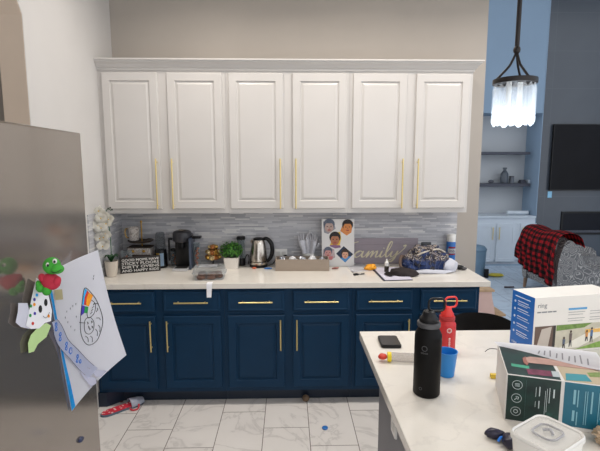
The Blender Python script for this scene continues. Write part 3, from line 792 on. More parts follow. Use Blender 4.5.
# --- photo board
def photos():
    A = V((.272, 3.60, Z)); 
    bl, br = at(321.7, 267, 'y', 3.605), at(354, 267, 'y', 3.605)
    w = br.x-bl.x; h = .385; lean = .035
    t = thing('photo_board', 'white board with five pasted portrait cutouts leaning behind the taupe box', 'board', (bl.x, 3.600, Z+.0008))
    Xv = V((1, 0, 0)); Yv = V((0, math.sin(lean*2), math.cos(lean*2)))
    nrm = Xv.cross(Yv)
    mesh('board', prism(B(), [(0, 0), (w, 0), (w, h), (0, h)], -.008, V((0, 0, .0005)), Xv, Yv), mat('board_white', (226, 224, 222), .5, var=.02), t, False)
    k = w/32.3
    def q(u, v): return ((u-321.7)*k, (267-v)*h/47.5)
    def put(parent, name, poly, m, lay): return mesh(name, prism(B(), poly, .0005, nrm*(.0002+.0006*lay)+V((0, 0, .0005)), Xv, Yv), m, parent, False)
    def E(u, v, ru, rv, a0=0, a1=2*PI): return [q(u+ru*math.cos(a0+(a1-a0)*i/20), v-rv*math.sin(a0+(a1-a0)*i/20)) for i in range(21 if a1 < 6 else 20)]
    eye = mat('print_dark', (40, 28, 26), .6)
    sk = {n: mat('print_skin_'+n, c, .6, var=.1, scale=50) for n, c in (('pale', (186, 160, 150)), ('orange', (218, 140, 78)), ('tan', (178, 118, 86)), ('pink', (206, 150, 146)), ('light', (222, 170, 140)))}
    def portrait(poly, bg, fu, fv, r, skin, hair, shirt=None, hairpoly=None):
        P = put(t, 'photo_cutout', [q(*p) for p in poly], bg, 0)
        if shirt: put(P, 'shirt', [q(*p) for p in shirt[0]], shirt[1], 1)
        put(P, 'hair', E(fu, fv-r*.35, r*1.12, r*1.15), hair, 2)
        put(P, 'face', E(fu, fv+r*.25, r*.86, r*1.05), sk[skin], 3)
        put(P, 'fringe', E(fu, fv-r*.55, r*.9, r*.5, 0, PI), hair, 4)
        for s in (-1, 1): put(P, 'eye', E(fu+s*r*.36, fv+r*.1, r*.13, r*.09), eye, 4)
        put(P, 'nose', [q(fu-r*.1, fv+r*.5), q(fu+r*.12, fv+r*.5), q(fu, fv+r*.15)], mat('print_nose', (160, 100, 76), .6), 4)
        put(P, 'mouth', E(fu, fv+r*.78, r*.34, r*.12), mat('print_mouth', (170, 70, 66), .6), 4)
    dkh = mat('print_dark_hair', (34, 28, 28), .6); grh = mat('print_grey_hair', (96, 104, 120), .6, var=.2, scale=60); brh = mat('print_brown_hair', (58, 42, 34), .6)
    portrait([(323, 222), (332, 219.8), (335.5, 229), (328, 234.5), (324, 233)], mat('print_bg_grey', (150, 152, 160), .6), 329, 226.5, 5.0, 'pale', grh)
    portrait([(344, 221), (349, 219.8), (352.8, 223), (351, 233), (346.5, 236.2), (340, 231.5)], sk['orange'], 347.3, 227, 4.9, 'orange', dkh)
    portrait([(330, 236), (334, 233), (340, 232.3), (341, 239), (339.5, 246), (341, 248), (335, 249.2), (329.5, 246), (331, 243)], mat('print_yellow', (226, 190, 70), .6), 334.8, 239.5, 5.0, 'tan', dkh, ([(330, 245.5), (340, 246), (340.5, 248.2), (335, 249), (330, 247)], mat('print_purple', (136, 100, 140), .6)))
    portrait([(323, 250), (328, 247.5), (334, 250), (335, 258), (331, 261), (322.5, 260)], mat('print_bg_mixed', (190, 170, 172), .6, var=.3, scale=60), 328, 253, 3.8, 'pink', grh, ([(323, 257), (333, 257), (332, 260.5), (322.7, 260)], mat('print_pink', (206, 120, 124), .6)))
    portrait([(336, 254.5), (343.5, 246.8), (353, 255), (345, 263.5)], mat('print_blue_dark', (38, 52, 78), .6, var=.4, scale=60), 345, 254.8, 3.6, 'light', brh, ([(340, 259), (345, 257.5), (351, 257), (345, 263.2)], mat('print_blue', (74, 140, 200), .6)))
photos()
bm = B(); ball(bm, (0, 0, .008), (.028, .012, .008), 2, .5, 9, 8)
whole('candy', bm, mat('red_brown_wrap', (140, 72, 60), .45, var=.4, scale=60), 'small red and brown wrapped candy at the foot of the photo board', 'candy', (.372, 3.50, Z), .3)

# --- family sign
def family():
    l, r = at(334, 264, 'y', 3.69).x, at(417.3, 264, 'y', 3.69).x
    h = .215; w = r-l; lean = .06
    t = thing('family_sign', 'grey mauve plank sign with cream script reading family, leaning on the backsplash', 'sign', (l, 3.678, Z+.0008))
    Xv = V((1, 0, 0)); Yv = V((0, math.sin(lean), math.cos(lean)))
    for k in range(4):
        mesh('plank', prism(B(), [(0, k*h/4+.0006), (w, k*h/4+.0006), (w, (k+1)*h/4-.0006), (0, (k+1)*h/4-.0006)], -.012, V((0, 0, .0005)), Xv, Yv), M_PLANK, t, False)
    s = .058
    O = V((0, 0, .0005)) + Xv.cross(Yv)*.0004
    k = w/83.3
    ox = (353.0-334)*k; oy = (264-257.3)*h/25.6
    st = [[(.95, .85), (.6, 1.0), (.15, .6), (.15, .12), (.42, .0), (.8, .4), (1.0, .95), (.93, .3), (1.1, .0), (1.35, .25), (1.65, .95), (1.55, .1), (1.6, .05), (1.9, .75), (2.12, .98), (2.15, .7), (2.05, .0), (2.3, .6), (2.6, .98), (2.66, .7), (2.58, .15), (2.75, .0), (3.0, .3), (3.2, .95), (3.1, .25), (3.25, .0), (3.55, .35), (4.05, 1.4), (4.2, 2.3), (4.05, 2.5), (3.85, 1.9), (3.72, .6), (3.85, .03), (4.1, .25), (4.4, .95), (4.32, .3), (4.5, .03), (4.85, .45), (5.05, .98), (4.9, .0), (4.62, -.62), (4.3, -.76), (4.25, -.55), (4.75, -.05), (5.4, .8), (5.8, 1.5), (5.9, 1.9), (5.6, 1.75)]]
    F_ = [[(-1.7, 2.0), (-1.4, 2.35), (-.6, 2.25), (.2, 2.5)], [(-.6, 2.2), (-.75, 1.1), (-1.0, .1), (-1.4, -.2), (-1.6, .1)], [(-1.2, 1.1), (-.6, 1.15), (-.1, 1.25)]]
    xs = .062*k/.0078*.80; ys = .062*.92
    bm = B()
    for stroke in st + F_:
        pts = spline([(x*.0715, y*.052, 0) for x, y in stroke], 6)
        ribbon(bm, pts, .0115, .0012, O + Xv*ox + Yv*oy, Xv, Yv, .22)
    prism(bm, ell(.0715*3.35+.076*.22, .075, .005, .005, 12), .0012, O + Xv*ox + Yv*oy, Xv, Yv)
    mesh('script_lettering', bm, mat('cream_paint', (216, 208, 178), .6), t, False)
family()

# --- small stuff right of the board
def flat(u0): return at(u0[0], u0[1], 'z', Z)
poly = [flat(p) for p in ((345, 263.5), (360, 262.5), (373, 270.5), (352, 272.5))]
def fn(u, v):
    a = poly[0].lerp(poly[1], u); b = poly[3].lerp(poly[2], u); p = a.lerp(b, v); return V((p.x, p.y, Z+.001+.004*math.sin(PI*u)*(1-v)))
whole('paper_sheet', sheet(B(), fn, 8, 8, .0006), M_PAPER, 'loose white paper on the counter left of the orange lump', 'paper', (0, 0, 0))
kp = flat((356, 275))
t = thing('key_fob', 'black key fob lying at the counter front below the family sign', 'keys', (kp.x, kp.y, Z), .35)
bm = B(); loft(bm, [[(px*k, py*k, z) for px, py in rrect(.042, .026, .009)] for k, z in ((.9, 0), (1, .003), (1, .009), (.85, .012))]); mesh('fob', bm, M_BLACK, t)
bm = B(); tube(bm, [(.036+.013*math.cos(a*PI/8), .013*math.sin(a*PI/8), .0035) for a in range(16)], .0018, 6, True); box(bm, .048, .072, -.006, .008, .001, .007, .002); mesh('key', bm, M_BLACKM, t)
op = flat((371, 271))
bm = B(); ball(bm, (0, 0, .022), (.048, .032, .022), 3, .35, 6, 2); ball(bm, (.018, -.004, .034), (.022, .022, .016), 2, .3, 6, 4)
zm = min(v.co.z for v in bm.verts); bmesh.ops.translate(bm, vec=(0, 0, -zm), verts=bm.verts)
whole('putty_lump', bm, mat('orange_putty', (236, 160, 30), .5, var=.12, scale=20), 'bright orange lump in front of the family sign', 'toy', (op.x, op.y+.035, Z), .2)
# clipboard with paper
cp_ = [flat(p) for p in ((370.5, 267.8), (383.5, 281.2), (413, 280.3), (399, 267.5))]
t = thing('clipboard', 'dark clipboard holding white paper under the dark cap at the counter front', 'clipboard', cp_[1])
bm = B(); prism(bm, [(p.x, p.y) for p in cp_], .004, (0, 0, Z)); wpart('board', bm, mat('navy_board', (44, 46, 62), .5), t, False)
c = sum(cp_, V())/4; off = V((.012, 0, 0))
bm = B(); prism(bm, [((p-c).x*.93+c.x+.008, (p-c).y*.95+c.y) for p in cp_], .001, (0, 0, Z+.0043)); wpart('paper', bm, mat('lilac_paper', (206, 202, 216), .8), t, False)
# dropper bottle
dp = flat((387, 273))
t = thing('dropper_bottle', 'small dropper bottle with white cap beside the dark cap', 'bottle', (dp.x, dp.y+.02, Z+.0055))
mesh('bottle', lathe(B(), [(.017, 0), (.018, .002), (.018, .04), (.01, .046), (0, .046)], 16), mat('amber_dark_glass', (46, 40, 34), .2), t)
mesh('cap', lathe(B(), [(.0155, .0465), (.0165, .05), (.0155, .075), (.008, .08), (.005, .1), (0, .102)], 16), M_PLAST_W, t)
# dark cap
hp = flat((402, 275))
t = thing('baseball_cap', 'crumpled dark brown cap lying on the clipboard', 'cap', (hp.x+.012, hp.y-.018, Z+.0055), -.06)
bm = B(); bmesh.ops.create_icosphere(bm, subdivisions=3, radius=1)
for v in bm.verts:
    k = 1+.22*noise.noise(v.co*2+V((3, 1, 0))); v.co = V((v.co.x*.105*k, v.co.y*.055*k, max(0, v.co.z*.05*k*(1-.3*v.co.x)+.008)))
mesh('crown', bm, mat('dark_brown_cloth', (38, 30, 30), .85, var=.15, scale=30, bump=.2), t)
def fn(u, v):
    a = -.9+1.8*u; r = .06+.062*v; return V((-.045-r*math.cos(a)*.85, r*math.sin(a)*.75, .006+.012*math.cos(a)*(1-v)))
mesh('visor', sheet(B(), fn, 12, 5, .003), mat('dark_brown_cloth2', (44, 36, 36), .85), t)
# navy patterned bundle
def bundle():
    bp = V((1.072, 3.46, Z))
    t = thing('fabric_bag', 'navy patterned cloth bag heaped on the counter beside the spray can', 'bag', bp)
    def heap(rs, c, lump, seed, sub=4, fr=6):
        bm = B(); bmesh.ops.create_icosphere(bm, subdivisions=sub, radius=1)
        for v in bm.verts:
            n = v.co.copy(); k = 1+lump*noise.noise(n*fr*.3+V((seed, 0, seed)))+lump*.35*noise.noise(n*fr+V((0, seed, 0)))
            v.co = V((c[0]+n.x*rs[0]*k, c[1]+n.y*rs[1]*k, max(.001, c[2]+n.z*rs[2]*k)))
        return bm
    bm = heap((.180, .115, .115), (.025, 0, .078), .28, 2.4)
    mesh('body', bm, M_NAVYPAT, t)
    bm = heap((.085, .07, .06), (-.11, -.02, .045), .3, 5.2)
    mesh('side_pocket', bm, M_NAVYPAT, t)
    bm = heap((.06, .05, .055), (.175, -.07, .045), .25, 7.7, 3)
    mesh('white_lining', bm, mat('white_cloth', (196, 198, 208), .85, var=.06, bump=.2), t)
    bm = heap((.16, .03, .016), (.02, -.125, .012), .4, 9.7, 3)
    mesh('white_hem', bm, mat('white_cloth', (196, 198, 208), .85), t)
    sm = mat('taupe_strap', (96, 78, 68), .8)
    mesh('strap', tube(B(), spline([(-.15, .02, .09), (-.185, -.01, .11), (-.205, -.05, .06), (-.19, -.08, .012)], 6), .012, 8), sm, t)
    mesh('drawcord', tube(B(), spline([(-.10, -.05, .105), (-.05, -.075, .145), (.02, -.07, .165), (.09, -.05, .172), (.15, -.03, .145)], 7), .007, 8), mat('cream_cord', (186, 178, 166), .8, var=.25, scale=40), t)
bundle()
# spray can
def can():
    p = at(452, 263.3, 'z', Z)
    t = thing('spray_can', 'blue aerosol disinfectant can with white cap at the right end of the counter', 'can', (p.x-.022, 3.664, Z))
    r = .037
    mesh('body', lathe(B(), [(r-.002, 0), (r, .003), (r, .18), (r-.004, .19), (0, .19)], 28), mat('can_blue', (36, 104, 178), .35, var=.08), t)
    mesh('cap', lathe(B(), [(r-.002, .1905), (r-.001, .193), (r-.002, .245), (r-.006, .252), (0, .253)], 28), M_PLAST_W, t)
    def band(a0, a1, z0, z1, off=.0006):
        def fn(u, v): 
            a = a0+(a1-a0)*u; return V(((r+off)*math.cos(a), (r+off)*math.sin(a), z0+(z1-z0)*v))
        return sheet(B(), fn, 14, 2, .0005)
    mesh('white_label', band(-2.6, -.55, .095, .135), M_PLAST_W, t)
    mesh('red_label', band(-2.4, -.75, .138, .150), mat('label_red', (188, 58, 62), .5), t)
    mesh('red_stripe', band(-2.3, -.85, .082, .093), mat('label_red', (188, 58, 62), .5), t)
    bm = B(); text(bm, 'LYSOL', (-.028, -.0386, .106), (1, 0, 0), (0, 0, 1), .022, .0006, .050, .02)
    for v in bm.verts:
        a = v.co.x/ r; rr = r + .0012 + (-.0386 - v.co.y)*.3
        v.co = V((rr*math.sin(a), -rr*math.cos(a), v.co.z))
    mesh('lettering', bm, mat('label_navy', (22, 44, 110), .5), t, False)
can()
p = at(457, 269, 'z', Z)
t = thing('car_key', 'small black key remote at the right end of the counter behind the bag', 'keys', (p.x+.012, p.y-.025, Z), -.3)
bm = B(); ball(bm, (0, 0, .02), (.034, .024, .02), 2, .2, 6, 1); mesh('remote', bm, M_BLACK, t)
bm = B(); ball(bm, (.03, -.012, .014), (.022, .016, .014), 2, .2, 6, 3); mesh('tag', bm, mat('grey_rubber', (70, 68, 70), .5), t)

# ================================================================ floor things
def slipper():
    a, b = at(100.5, 417, 'z', 0), at(143, 402, 'z', 0)
    d = b-a; L = d.length; rz = math.atan2(d.y, d.x)
    t = thing('slipper', 'red slipper with white print and white rounded toe on the floor by the fridge', 'shoe', (a.x, a.y, .0005), rz)
    out = [(0, 0), (.03, .033), (.1, .040), (.18, .038), (.26, .048), (L-.03, .046), (L, .02), (L, -.015), (L-.04, -.042), (.25, -.045), (.17, -.034), (.1, -.037), (.03, -.033)]
    pts = [(p.x, p.y) for p in spline([(x, y, 0) for x, y in out], 5, True)]
    mesh('sole', prism(B(), pts, .014), mat('slate_sole', (90, 106, 122), .7), t)
    a_ = N('red_print_cloth'); vo = a_.n('ShaderNodeTexVoronoi'); vo.inputs['Scale'].default_value = 40; a_.l(a_.obj(), vo.inputs['Vector'])
    a_.l(a_.ramp(vo.outputs['Distance'], [(.0, lin((236, 220, 216))), (.28, lin((232, 190, 186))), (.36, lin((206, 40, 62)))], 'LINEAR'), a_.b.inputs['Base Color']); a_.set(Roughness=.8)
    mesh('insole', prism(B(), [((x-L/2)*.95+L/2, y*.9) for x, y in pts], .004, (0, 0, .0145)), a_.m, t)
    def fn(u, v):
        an = PI*u; x = L-.10+.10*v; w = .05*(1-.35*v*v); return V((x, w*math.cos(an), .014+(.045-.018*v*v)*math.sin(an)))
    mesh('toe_strap', sheet(B(), fn, 14, 8, .004), mat('white_blue_cloth', (206, 212, 226), .8, var=.1, scale=40), t)
    mesh('side_strap', tube(B(), spline([(L*.62, -.046, .012), (L*.66, -.075, .006), (L*.78, -.075, .006), (L*.84, -.045, .02)], 6), .006, 8), mat('red_strap', (200, 60, 74), .7), t)
slipper()
p = at(325, 428.5, 'z', 0)
bm = B(); lathe(bm, [(.018, 0), (.02, .002), (.02, .008), (.016, .011), (0, .011)], 20)
whole('bottle_cap', bm, mat('cap_blue', (30, 112, 190), .4), 'small bright blue round cap alone on the floor tiles', 'cap', (p.x, p.y, .0005))
p = at(305.5, 399, 'z', 0)
bm = B(); ball(bm, (0, 0, .026), (.027, .024, .026), 3, .06, 8, 1); tube(bm, [(.026*math.cos(a*PI/8), .0245*math.sin(a*PI/8), .026) for a in range(16)], .003, 6, True)
whole('wooden_ball', bm, mat('brown_ball', (104, 84, 64), .6, var=.15), 'small brown ball on the floor against the navy toe kick', 'ball', (p.x, ybf+.025, .0005))
p = at(121.5, 402.3, 'z', 0)
bm = B(); ball(bm, (0, 0, .006), (.012, .008, .006), 2, .3, 8, 1)
whole('crumb', bm, mat('dark_red_crumb', (70, 34, 34), .7), 'tiny dark crumb on the floor behind the slipper', 'crumb', (p.x, p.y, .0005))

# ================================================================ fridge
FX = -.70; FYE = 1.566; FZ = 1.845
def fridge():
    t = thing('refrigerator', 'tall stainless steel refrigerator at the left with a drawing stuck on its front', 'refrigerator', (FX-.35, FYE-.456, 0))
    y0, y1 = FYE-.912, FYE
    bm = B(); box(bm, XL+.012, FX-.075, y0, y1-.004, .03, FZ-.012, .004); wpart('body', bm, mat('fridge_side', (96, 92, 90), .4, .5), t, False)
    def slab(z0, z1, a, b):
        bm = B(); box(bm, FX-.072, FX, a, b, z0, z1, .006); return bm
    zsplit = .60
    wpart('door', slab(zsplit+.004, FZ, y0, y1), M_FRIDGE, t, False)
    wpart('freezer_drawer', slab(.09, zsplit-.004, y0, y1), M_FRIDGE, t, False)
    bm = B(); box(bm, FX-.06, FX-.02, y0+.01, y1-.01, .001, .085); wpart('kick_grille', bm, M_BLACKM, t, False)
fridge()
# small navy magnet on freezer drawer
p = at(80, 439.5, 'x', FX)
bm = B(); loft(bm, [[(x, py*k, pz*k) for py, pz in ell(0, 0, .013, .008, 16)] for k, x in ((1, .0006), (1, .006), (.7, .009))])
whole('magnet', bm, mat('navy_magnet', (40, 50, 84), .4), 'small dark blue oval magnet low on the refrigerator drawer', 'magnet', (FX, p.y, p.z))

# --- big drawing hinged on the fridge front
TLc = at(46.5, 275, 'x', FX+.003); BLc = at(71.5, 411.5, 'x', FX+.004)
def far_corner(u, v, base, L):
    best = None
    for i in range(400):
        y = 1.2 + i*.003; p = at(u, v, 'y', y)
        if p.x < FX+.006 and y < FYE+.02: continue
        e = abs((p-base).length-L)
        if y > base.y-.02 and (best is None or e < best[0]): best = (e, p)
    return best[1]
TRc = far_corner(98, 250, TLc, .26); BRc = far_corner(126.5, 355, BLc, .26)
def paper_pt(u, v):
    """u along the width from the hinge, v down"""
    a = TLc.lerp(BLc, v); b = TRc.lerp(BRc, v)
    p = a.lerp(b, u)
    n = (TRc-TLc).cross(BLc-TLc).normalized()
    if n.dot(CAM-p) < 0: n = -n
    s = math.sin(PI*u)
    # the left edge bows and the middle sags softly away from the viewer
    p = p - n*.012*s
    p = p - (TRc-TLc).normalized()*.012*math.sin(PI*v)*u
    if p.x < FX+.002 and p.y < FYE+.01: p.x = FX+.002
    return p
def paper_frame(u, v):
    e = .01; p = paper_pt(u, v); du = (paper_pt(u+e, v)-paper_pt(u-e, v)); dv = (paper_pt(u, v+e)-paper_pt(u, v-e))
    n = du.cross(dv).normalized()
    if n.dot(CAM-p) < 0: n = -n
    return p, n
# inverse: photo position on the paper -> (u, v)
def proj(p):
    d = p-CAM; w = d.dot(FWD); return 300+F*d.dot(RGT)/w, 225.5-F*d.dot(UPV)/w
def uv_of(x, y):
    u = v = .5
    for _ in range(30):
        a = proj(paper_pt(u, v)); e = .002
        au = proj(paper_pt(u+e, v)); av = proj(paper_pt(u, v+e))
        j = ((au[0]-a[0])/e, (av[0]-a[0])/e, (au[1]-a[1])/e, (av[1]-a[1])/e); det = j[0]*j[3]-j[1]*j[2]
        rx, ry = x-a[0], y-a[1]
        u += max(-.3, min(.3, (j[3]*rx-j[1]*ry)/det)); v += max(-.3, min(.3, (-j[2]*rx+j[0]*ry)/det))
    return u, v
DRAW = thing('drawing_paper', 'large white paper with a crayon drawing and blue left edge on the refrigerator', 'drawing', TLc)
wpart('sheet', sheet(B(), paper_pt, 22, 26, .0006), mat('drawing_white', (246, 246, 252), .85, var=.01), DRAW)
def pstroke(bm, pts, w=.0016, off=.0012, closed=False, n=5):
    P = []
    for q in spline([(a, b, 0) for a, b in pts], n, closed):
        u, v = uv_of(q.x, q.y); p, nn = paper_frame(u, v); P.append(p+nn*off)
    tube(bm, P, w, 5, closed); return bm
def pfill(pts, off=.0016):
    bm = B(); top = []
    for a, b in pts:
        u, v = uv_of(a, b); p, nn = paper_frame(u, v); top.append((p+nn*off, p+nn*(off-.0008)))
    f = [bm.verts.new(a) for a, _ in top]; g = [bm.verts.new(b) for _, b in top]
    bm.faces.new(f); bm.faces.new(g[::-1])
    for i in range(len(f)): bm.faces.new((f[i], g[i], g[(i+1) % len(f)], f[(i+1) % len(f)]))
    return bm
CR = {k: mat('crayon_'+k, c, .7, var=.12, scale=60) for k, c in dict(blue=(36, 176, 246), red=(206, 54, 44), orange=(250, 158, 20), green=(34, 150, 70), purple=(62, 48, 160)).items()}
wpart('blue_edge', sheet(B(), lambda u, v: (lambda q: q[0]+q[1]*.0012)(paper_frame(.003+u*(.035+.03*v*v+.006*math.sin(9*v)), .02+.975*v)), 2, 24, .0006), CR['blue'], DRAW)
wpart('flag_blue', pfill([(84.6, 288.5), (86.6, 290.5), (84.2, 297), (83.3, 305), (81.6, 304.5)]), CR['blue'], DRAW, False)
wpart('flag_red', pfill([(86.8, 290.6), (88.6, 292.4), (86.2, 298), (85.6, 305.2), (83.6, 304.8), (84.6, 297)]), CR['red'], DRAW, False)
wpart('flag_orange', pfill([(88.6, 292.6), (92.6, 295.6), (90.6, 301), (88.6, 306.4), (85.8, 305.4), (86.5, 298)]), CR['orange'], DRAW, False)
wpart('flag_green', pfill([(84.8, 306.4), (88, 307), (87.2, 313.2), (83.8, 312.8)]), CR['green'], DRAW, False)
wpart('flag_purple', pfill([(81.4, 305), (84.6, 306), (83.6, 313.2), (80.4, 316)]), CR['purple'], DRAW, False)
bm = B()
pstroke(bm, [(84.6, 288), (93, 295.5), (98, 304), (102, 316), (102, 326), (97, 340), (89, 345), (83.5, 341), (80.3, 331), (80.4, 316), (82, 302)], .0011, closed=True)
pstroke(bm, [(91, 300), (95, 304), (94, 313), (88, 318), (86.5, 311)], .001)
pstroke(bm, [(84, 325), (85.5, 319), (90, 317.5), (93.5, 322), (93, 330), (89, 334), (85, 332)], .001, closed=True)
pstroke(bm, [(79, 322.5), (85, 323)], .001); pstroke(bm, [(93, 304), (98, 303.4)], .0012)
for a in ((95, 329, 97, 336), (98, 325, 99.5, 332), (85, 336, 88, 342), (90, 336, 92, 342), (96, 318, 100, 320), (96, 312, 97, 308)): pstroke(bm, [(a[0], a[1]), ((a[0]+a[2])/2+1, (a[1]+a[3])/2-1), (a[2], a[3])], .001)
for c in ((87, 322), (89, 328), (91, 321), (88, 326), (91.5, 326)): pstroke(bm, [c, (c[0]+.9, c[1]+1.2), (c[0]+.2, c[1]+2)], .0013, n=3)
for k in range(4): pstroke(bm, [(90+k, 314-k*3), (92+k*.8, 312-k*3)], .001)
wpart('ink_lines', bm, M_INK, DRAW)
bm = B()
for x, y in ((75, 304.5), (72, 306.5), (69.5, 309), (66, 312), (64.5, 318), (67, 322.5), (70, 327), (74, 330.5), (75.5, 317), (93, 276.5), (92.6, 279)):
    pstroke(bm, [(x, y), (x+.7, y-1.4), (x+.5, y+.8)], .0005, n=3)
wpart('pencil_marks', bm, mat('pencil', (120, 118, 126), .8), DRAW)
# masking tape bit
tp = [at(*q, 'x', FX+.0085) for q in ((52.5, 290), (60, 289.2), (61.5, 299), (54.5, 300))]
bm = B(); vs = [bm.verts.new(paper_frame(*uv_of(*q))[0]+paper_frame(*uv_of(*q))[1]*.0035) for q in ((53.2, 290), (61, 289.2), (62, 299.4), (54.4, 300))]; bm.faces.new(vs); bmesh.ops.solidify(bm, geom=list(bm.faces), thickness=.0006)
whole('masking_tape', bm, mat('tape_beige', (214, 204, 164), .7), 'beige tape square below the green plush on the drawing', 'tape', (0, 0, 0), smooth=False)

# --- dog cutout, strip and green slip, flat against the fridge
def fp(u, v, off): return at(u, v, 'x', FX+off)
def cut(pts, off, t=.0006):
    """flat shape lying just off the fridge front"""
    bm = B(); a = [bm.verts.new(fp(u, v, off)) for u, v in pts]; b = [bm.verts.new(fp(u, v, off)+V((-t, 0, 0))) for u, v in pts]
    bm.faces.new(a); bm.faces.new(b[::-1])
    for i in range(len(a)): bm.faces.new((a[i], b[i], b[(i+1) % len(a)], a[(i+1) % len(a)]))
    return bm
DOG = thing('paper_cutout', 'white paper animal face cutout with coloured spots below the green plush', 'paper', fp(42, 310, .012))
wpart('face', cut([(36.5, 278), (43, 282), (46.5, 284), (49, 297), (52, 311), (51, 321), (45, 323), (39, 328.5), (31, 329), (26, 325.5), (29, 312), (32, 297)], .012), M_PAPER, DRAW if False else DOG, False)
wpart('ear', cut([(18.5, 303), (27.5, 303), (29.5, 312), (27.5, 326), (30, 329), (21, 327), (15.8, 322.5), (18, 312)], .0095), mat('ear_white', (214, 214, 226), .85), DOG, False)
for nm, c, m in (('eye', (40.5, 309, 1.7, 3.8), M_INK), ('eye', (46, 302.5, 1.6, 3.6), M_INK)):
    wpart(nm, cut([(c[0]+c[2]*math.cos(a*PI/8), c[1]+c[3]*math.sin(a*PI/8)) for a in range(16)], .0132), m, DOG, False)
k = 0
for u, v, n in ((34.5, 304.5, 'orange'), (35, 313.5, 'purple'), (31, 306, 'green'), (37, 295, 'blue'), (33, 323.5, 'red'), (30.5, 315.5, 'green'), (34.6, 299.5, 'purple'), (41, 290, 'green'), (45, 286.5, 'blue'), (48.8, 316, 'orange')):
    wpart('spot', cut([(u+1.2*math.cos(a*PI/4), v+1.7*math.sin(a*PI/4)) for a in range(8)], .0132), CR[n], DOG, False)
bm = B(); tube(bm, [fp(*q, .0136) for q in ((43, 316), (45.5, 318), (48, 316.5), (49.5, 312))], .0006, 5); wpart('mouth', bm, M_INK, DOG)
GS = cut([(38.5, 327), (46.5, 323), (51, 325.5), (46.5, 337), (38, 344), (34, 351.5), (28.8, 353), (28.2, 343), (31, 335)], .0105)
o = whole('paper_slip', GS, mat('green_slip', (190, 220, 152), .8, var=.05), 'pale green paper slip under the animal face cutout', 'paper', (0, 0, 0), smooth=False)
# long strip with blue marks
SC = spline([(51, 322, 0), (57, 332, 0), (64, 345, 0), (74, 356, 0), (84, 366, 0), (91.5, 373, 0)], 5)
def strip_pt(u, v):
    i = min(len(SC)-2, int(u*(len(SC)-1))); f = u*(len(SC)-1)-i; c = SC[i].lerp(SC[i+1], f); d = (SC[min(i+1, len(SC)-1)]-SC[i]).normalized(); n = V((-d.y, d.x, 0))
    q = c + n*(v-.5)*(11+3*u); 
    uu, vv = uv_of(q.x, q.y); p, nn = paper_frame(max(-.1, uu), vv)
    return p+nn*(.005+.002*math.sin(u*14))
ST = thing('paper_strip', 'long pale paper strip with blue marks lying diagonally over the drawing', 'paper', strip_pt(.5, .5))
wpart('strip', sheet(B(), strip_pt, 26, 4, .0006), mat('strip_lilac', (214, 217, 236), .8), ST)
bm = B()
def sp2(u, v): 
    p = strip_pt(u, v); return p + (CAM-p).normalized()*.0012
for v in (0.02, .98): tube(bm, [sp2(u/20, v) for u in range(19)], .0006, 5)
wpart('border_line', bm, mat('strip_grey', (84, 82, 96), .8), ST)
bm = B()
for u, v in ((.08, .4), (.14, .6), (.24, .45), (.3, .6), (.4, .35), (.44, .6), (.5, .5), (.62, .4), (.66, .65), (.7, .5)):
    r = .006 if u != .5 else .010
    tube(bm, [sp2(u, v) + V((0, r*math.cos(a*PI/5)*(.6+.4*(a % 2)), r*math.sin(a*PI/5))) for a in range(10)], .0014, 5, True)
wpart('blue_marks', bm, mat('marker_blue', (40, 120, 214), .7), ST)
def tail(sg):
    pts = [(86, 367), (93, 369), (106, 370.5), (101, 376), (96, 377)] if sg > 0 else [(79, 372), (89, 376), (95, 378), (95.5, 383), (90.5, 386.5), (83.5, 379)]
    return pfill(pts, .0045)
for s in (1, -1): wpart('torn_end', tail(s), mat('torn_lilac', (186, 186, 204), .85), ST, False)
bm = B(); pstroke(bm, [(90.5, 386), (95.4, 383.2), (95, 379.5)], .0008, .0055); wpart('dark_corner', bm, M_INK, ST)

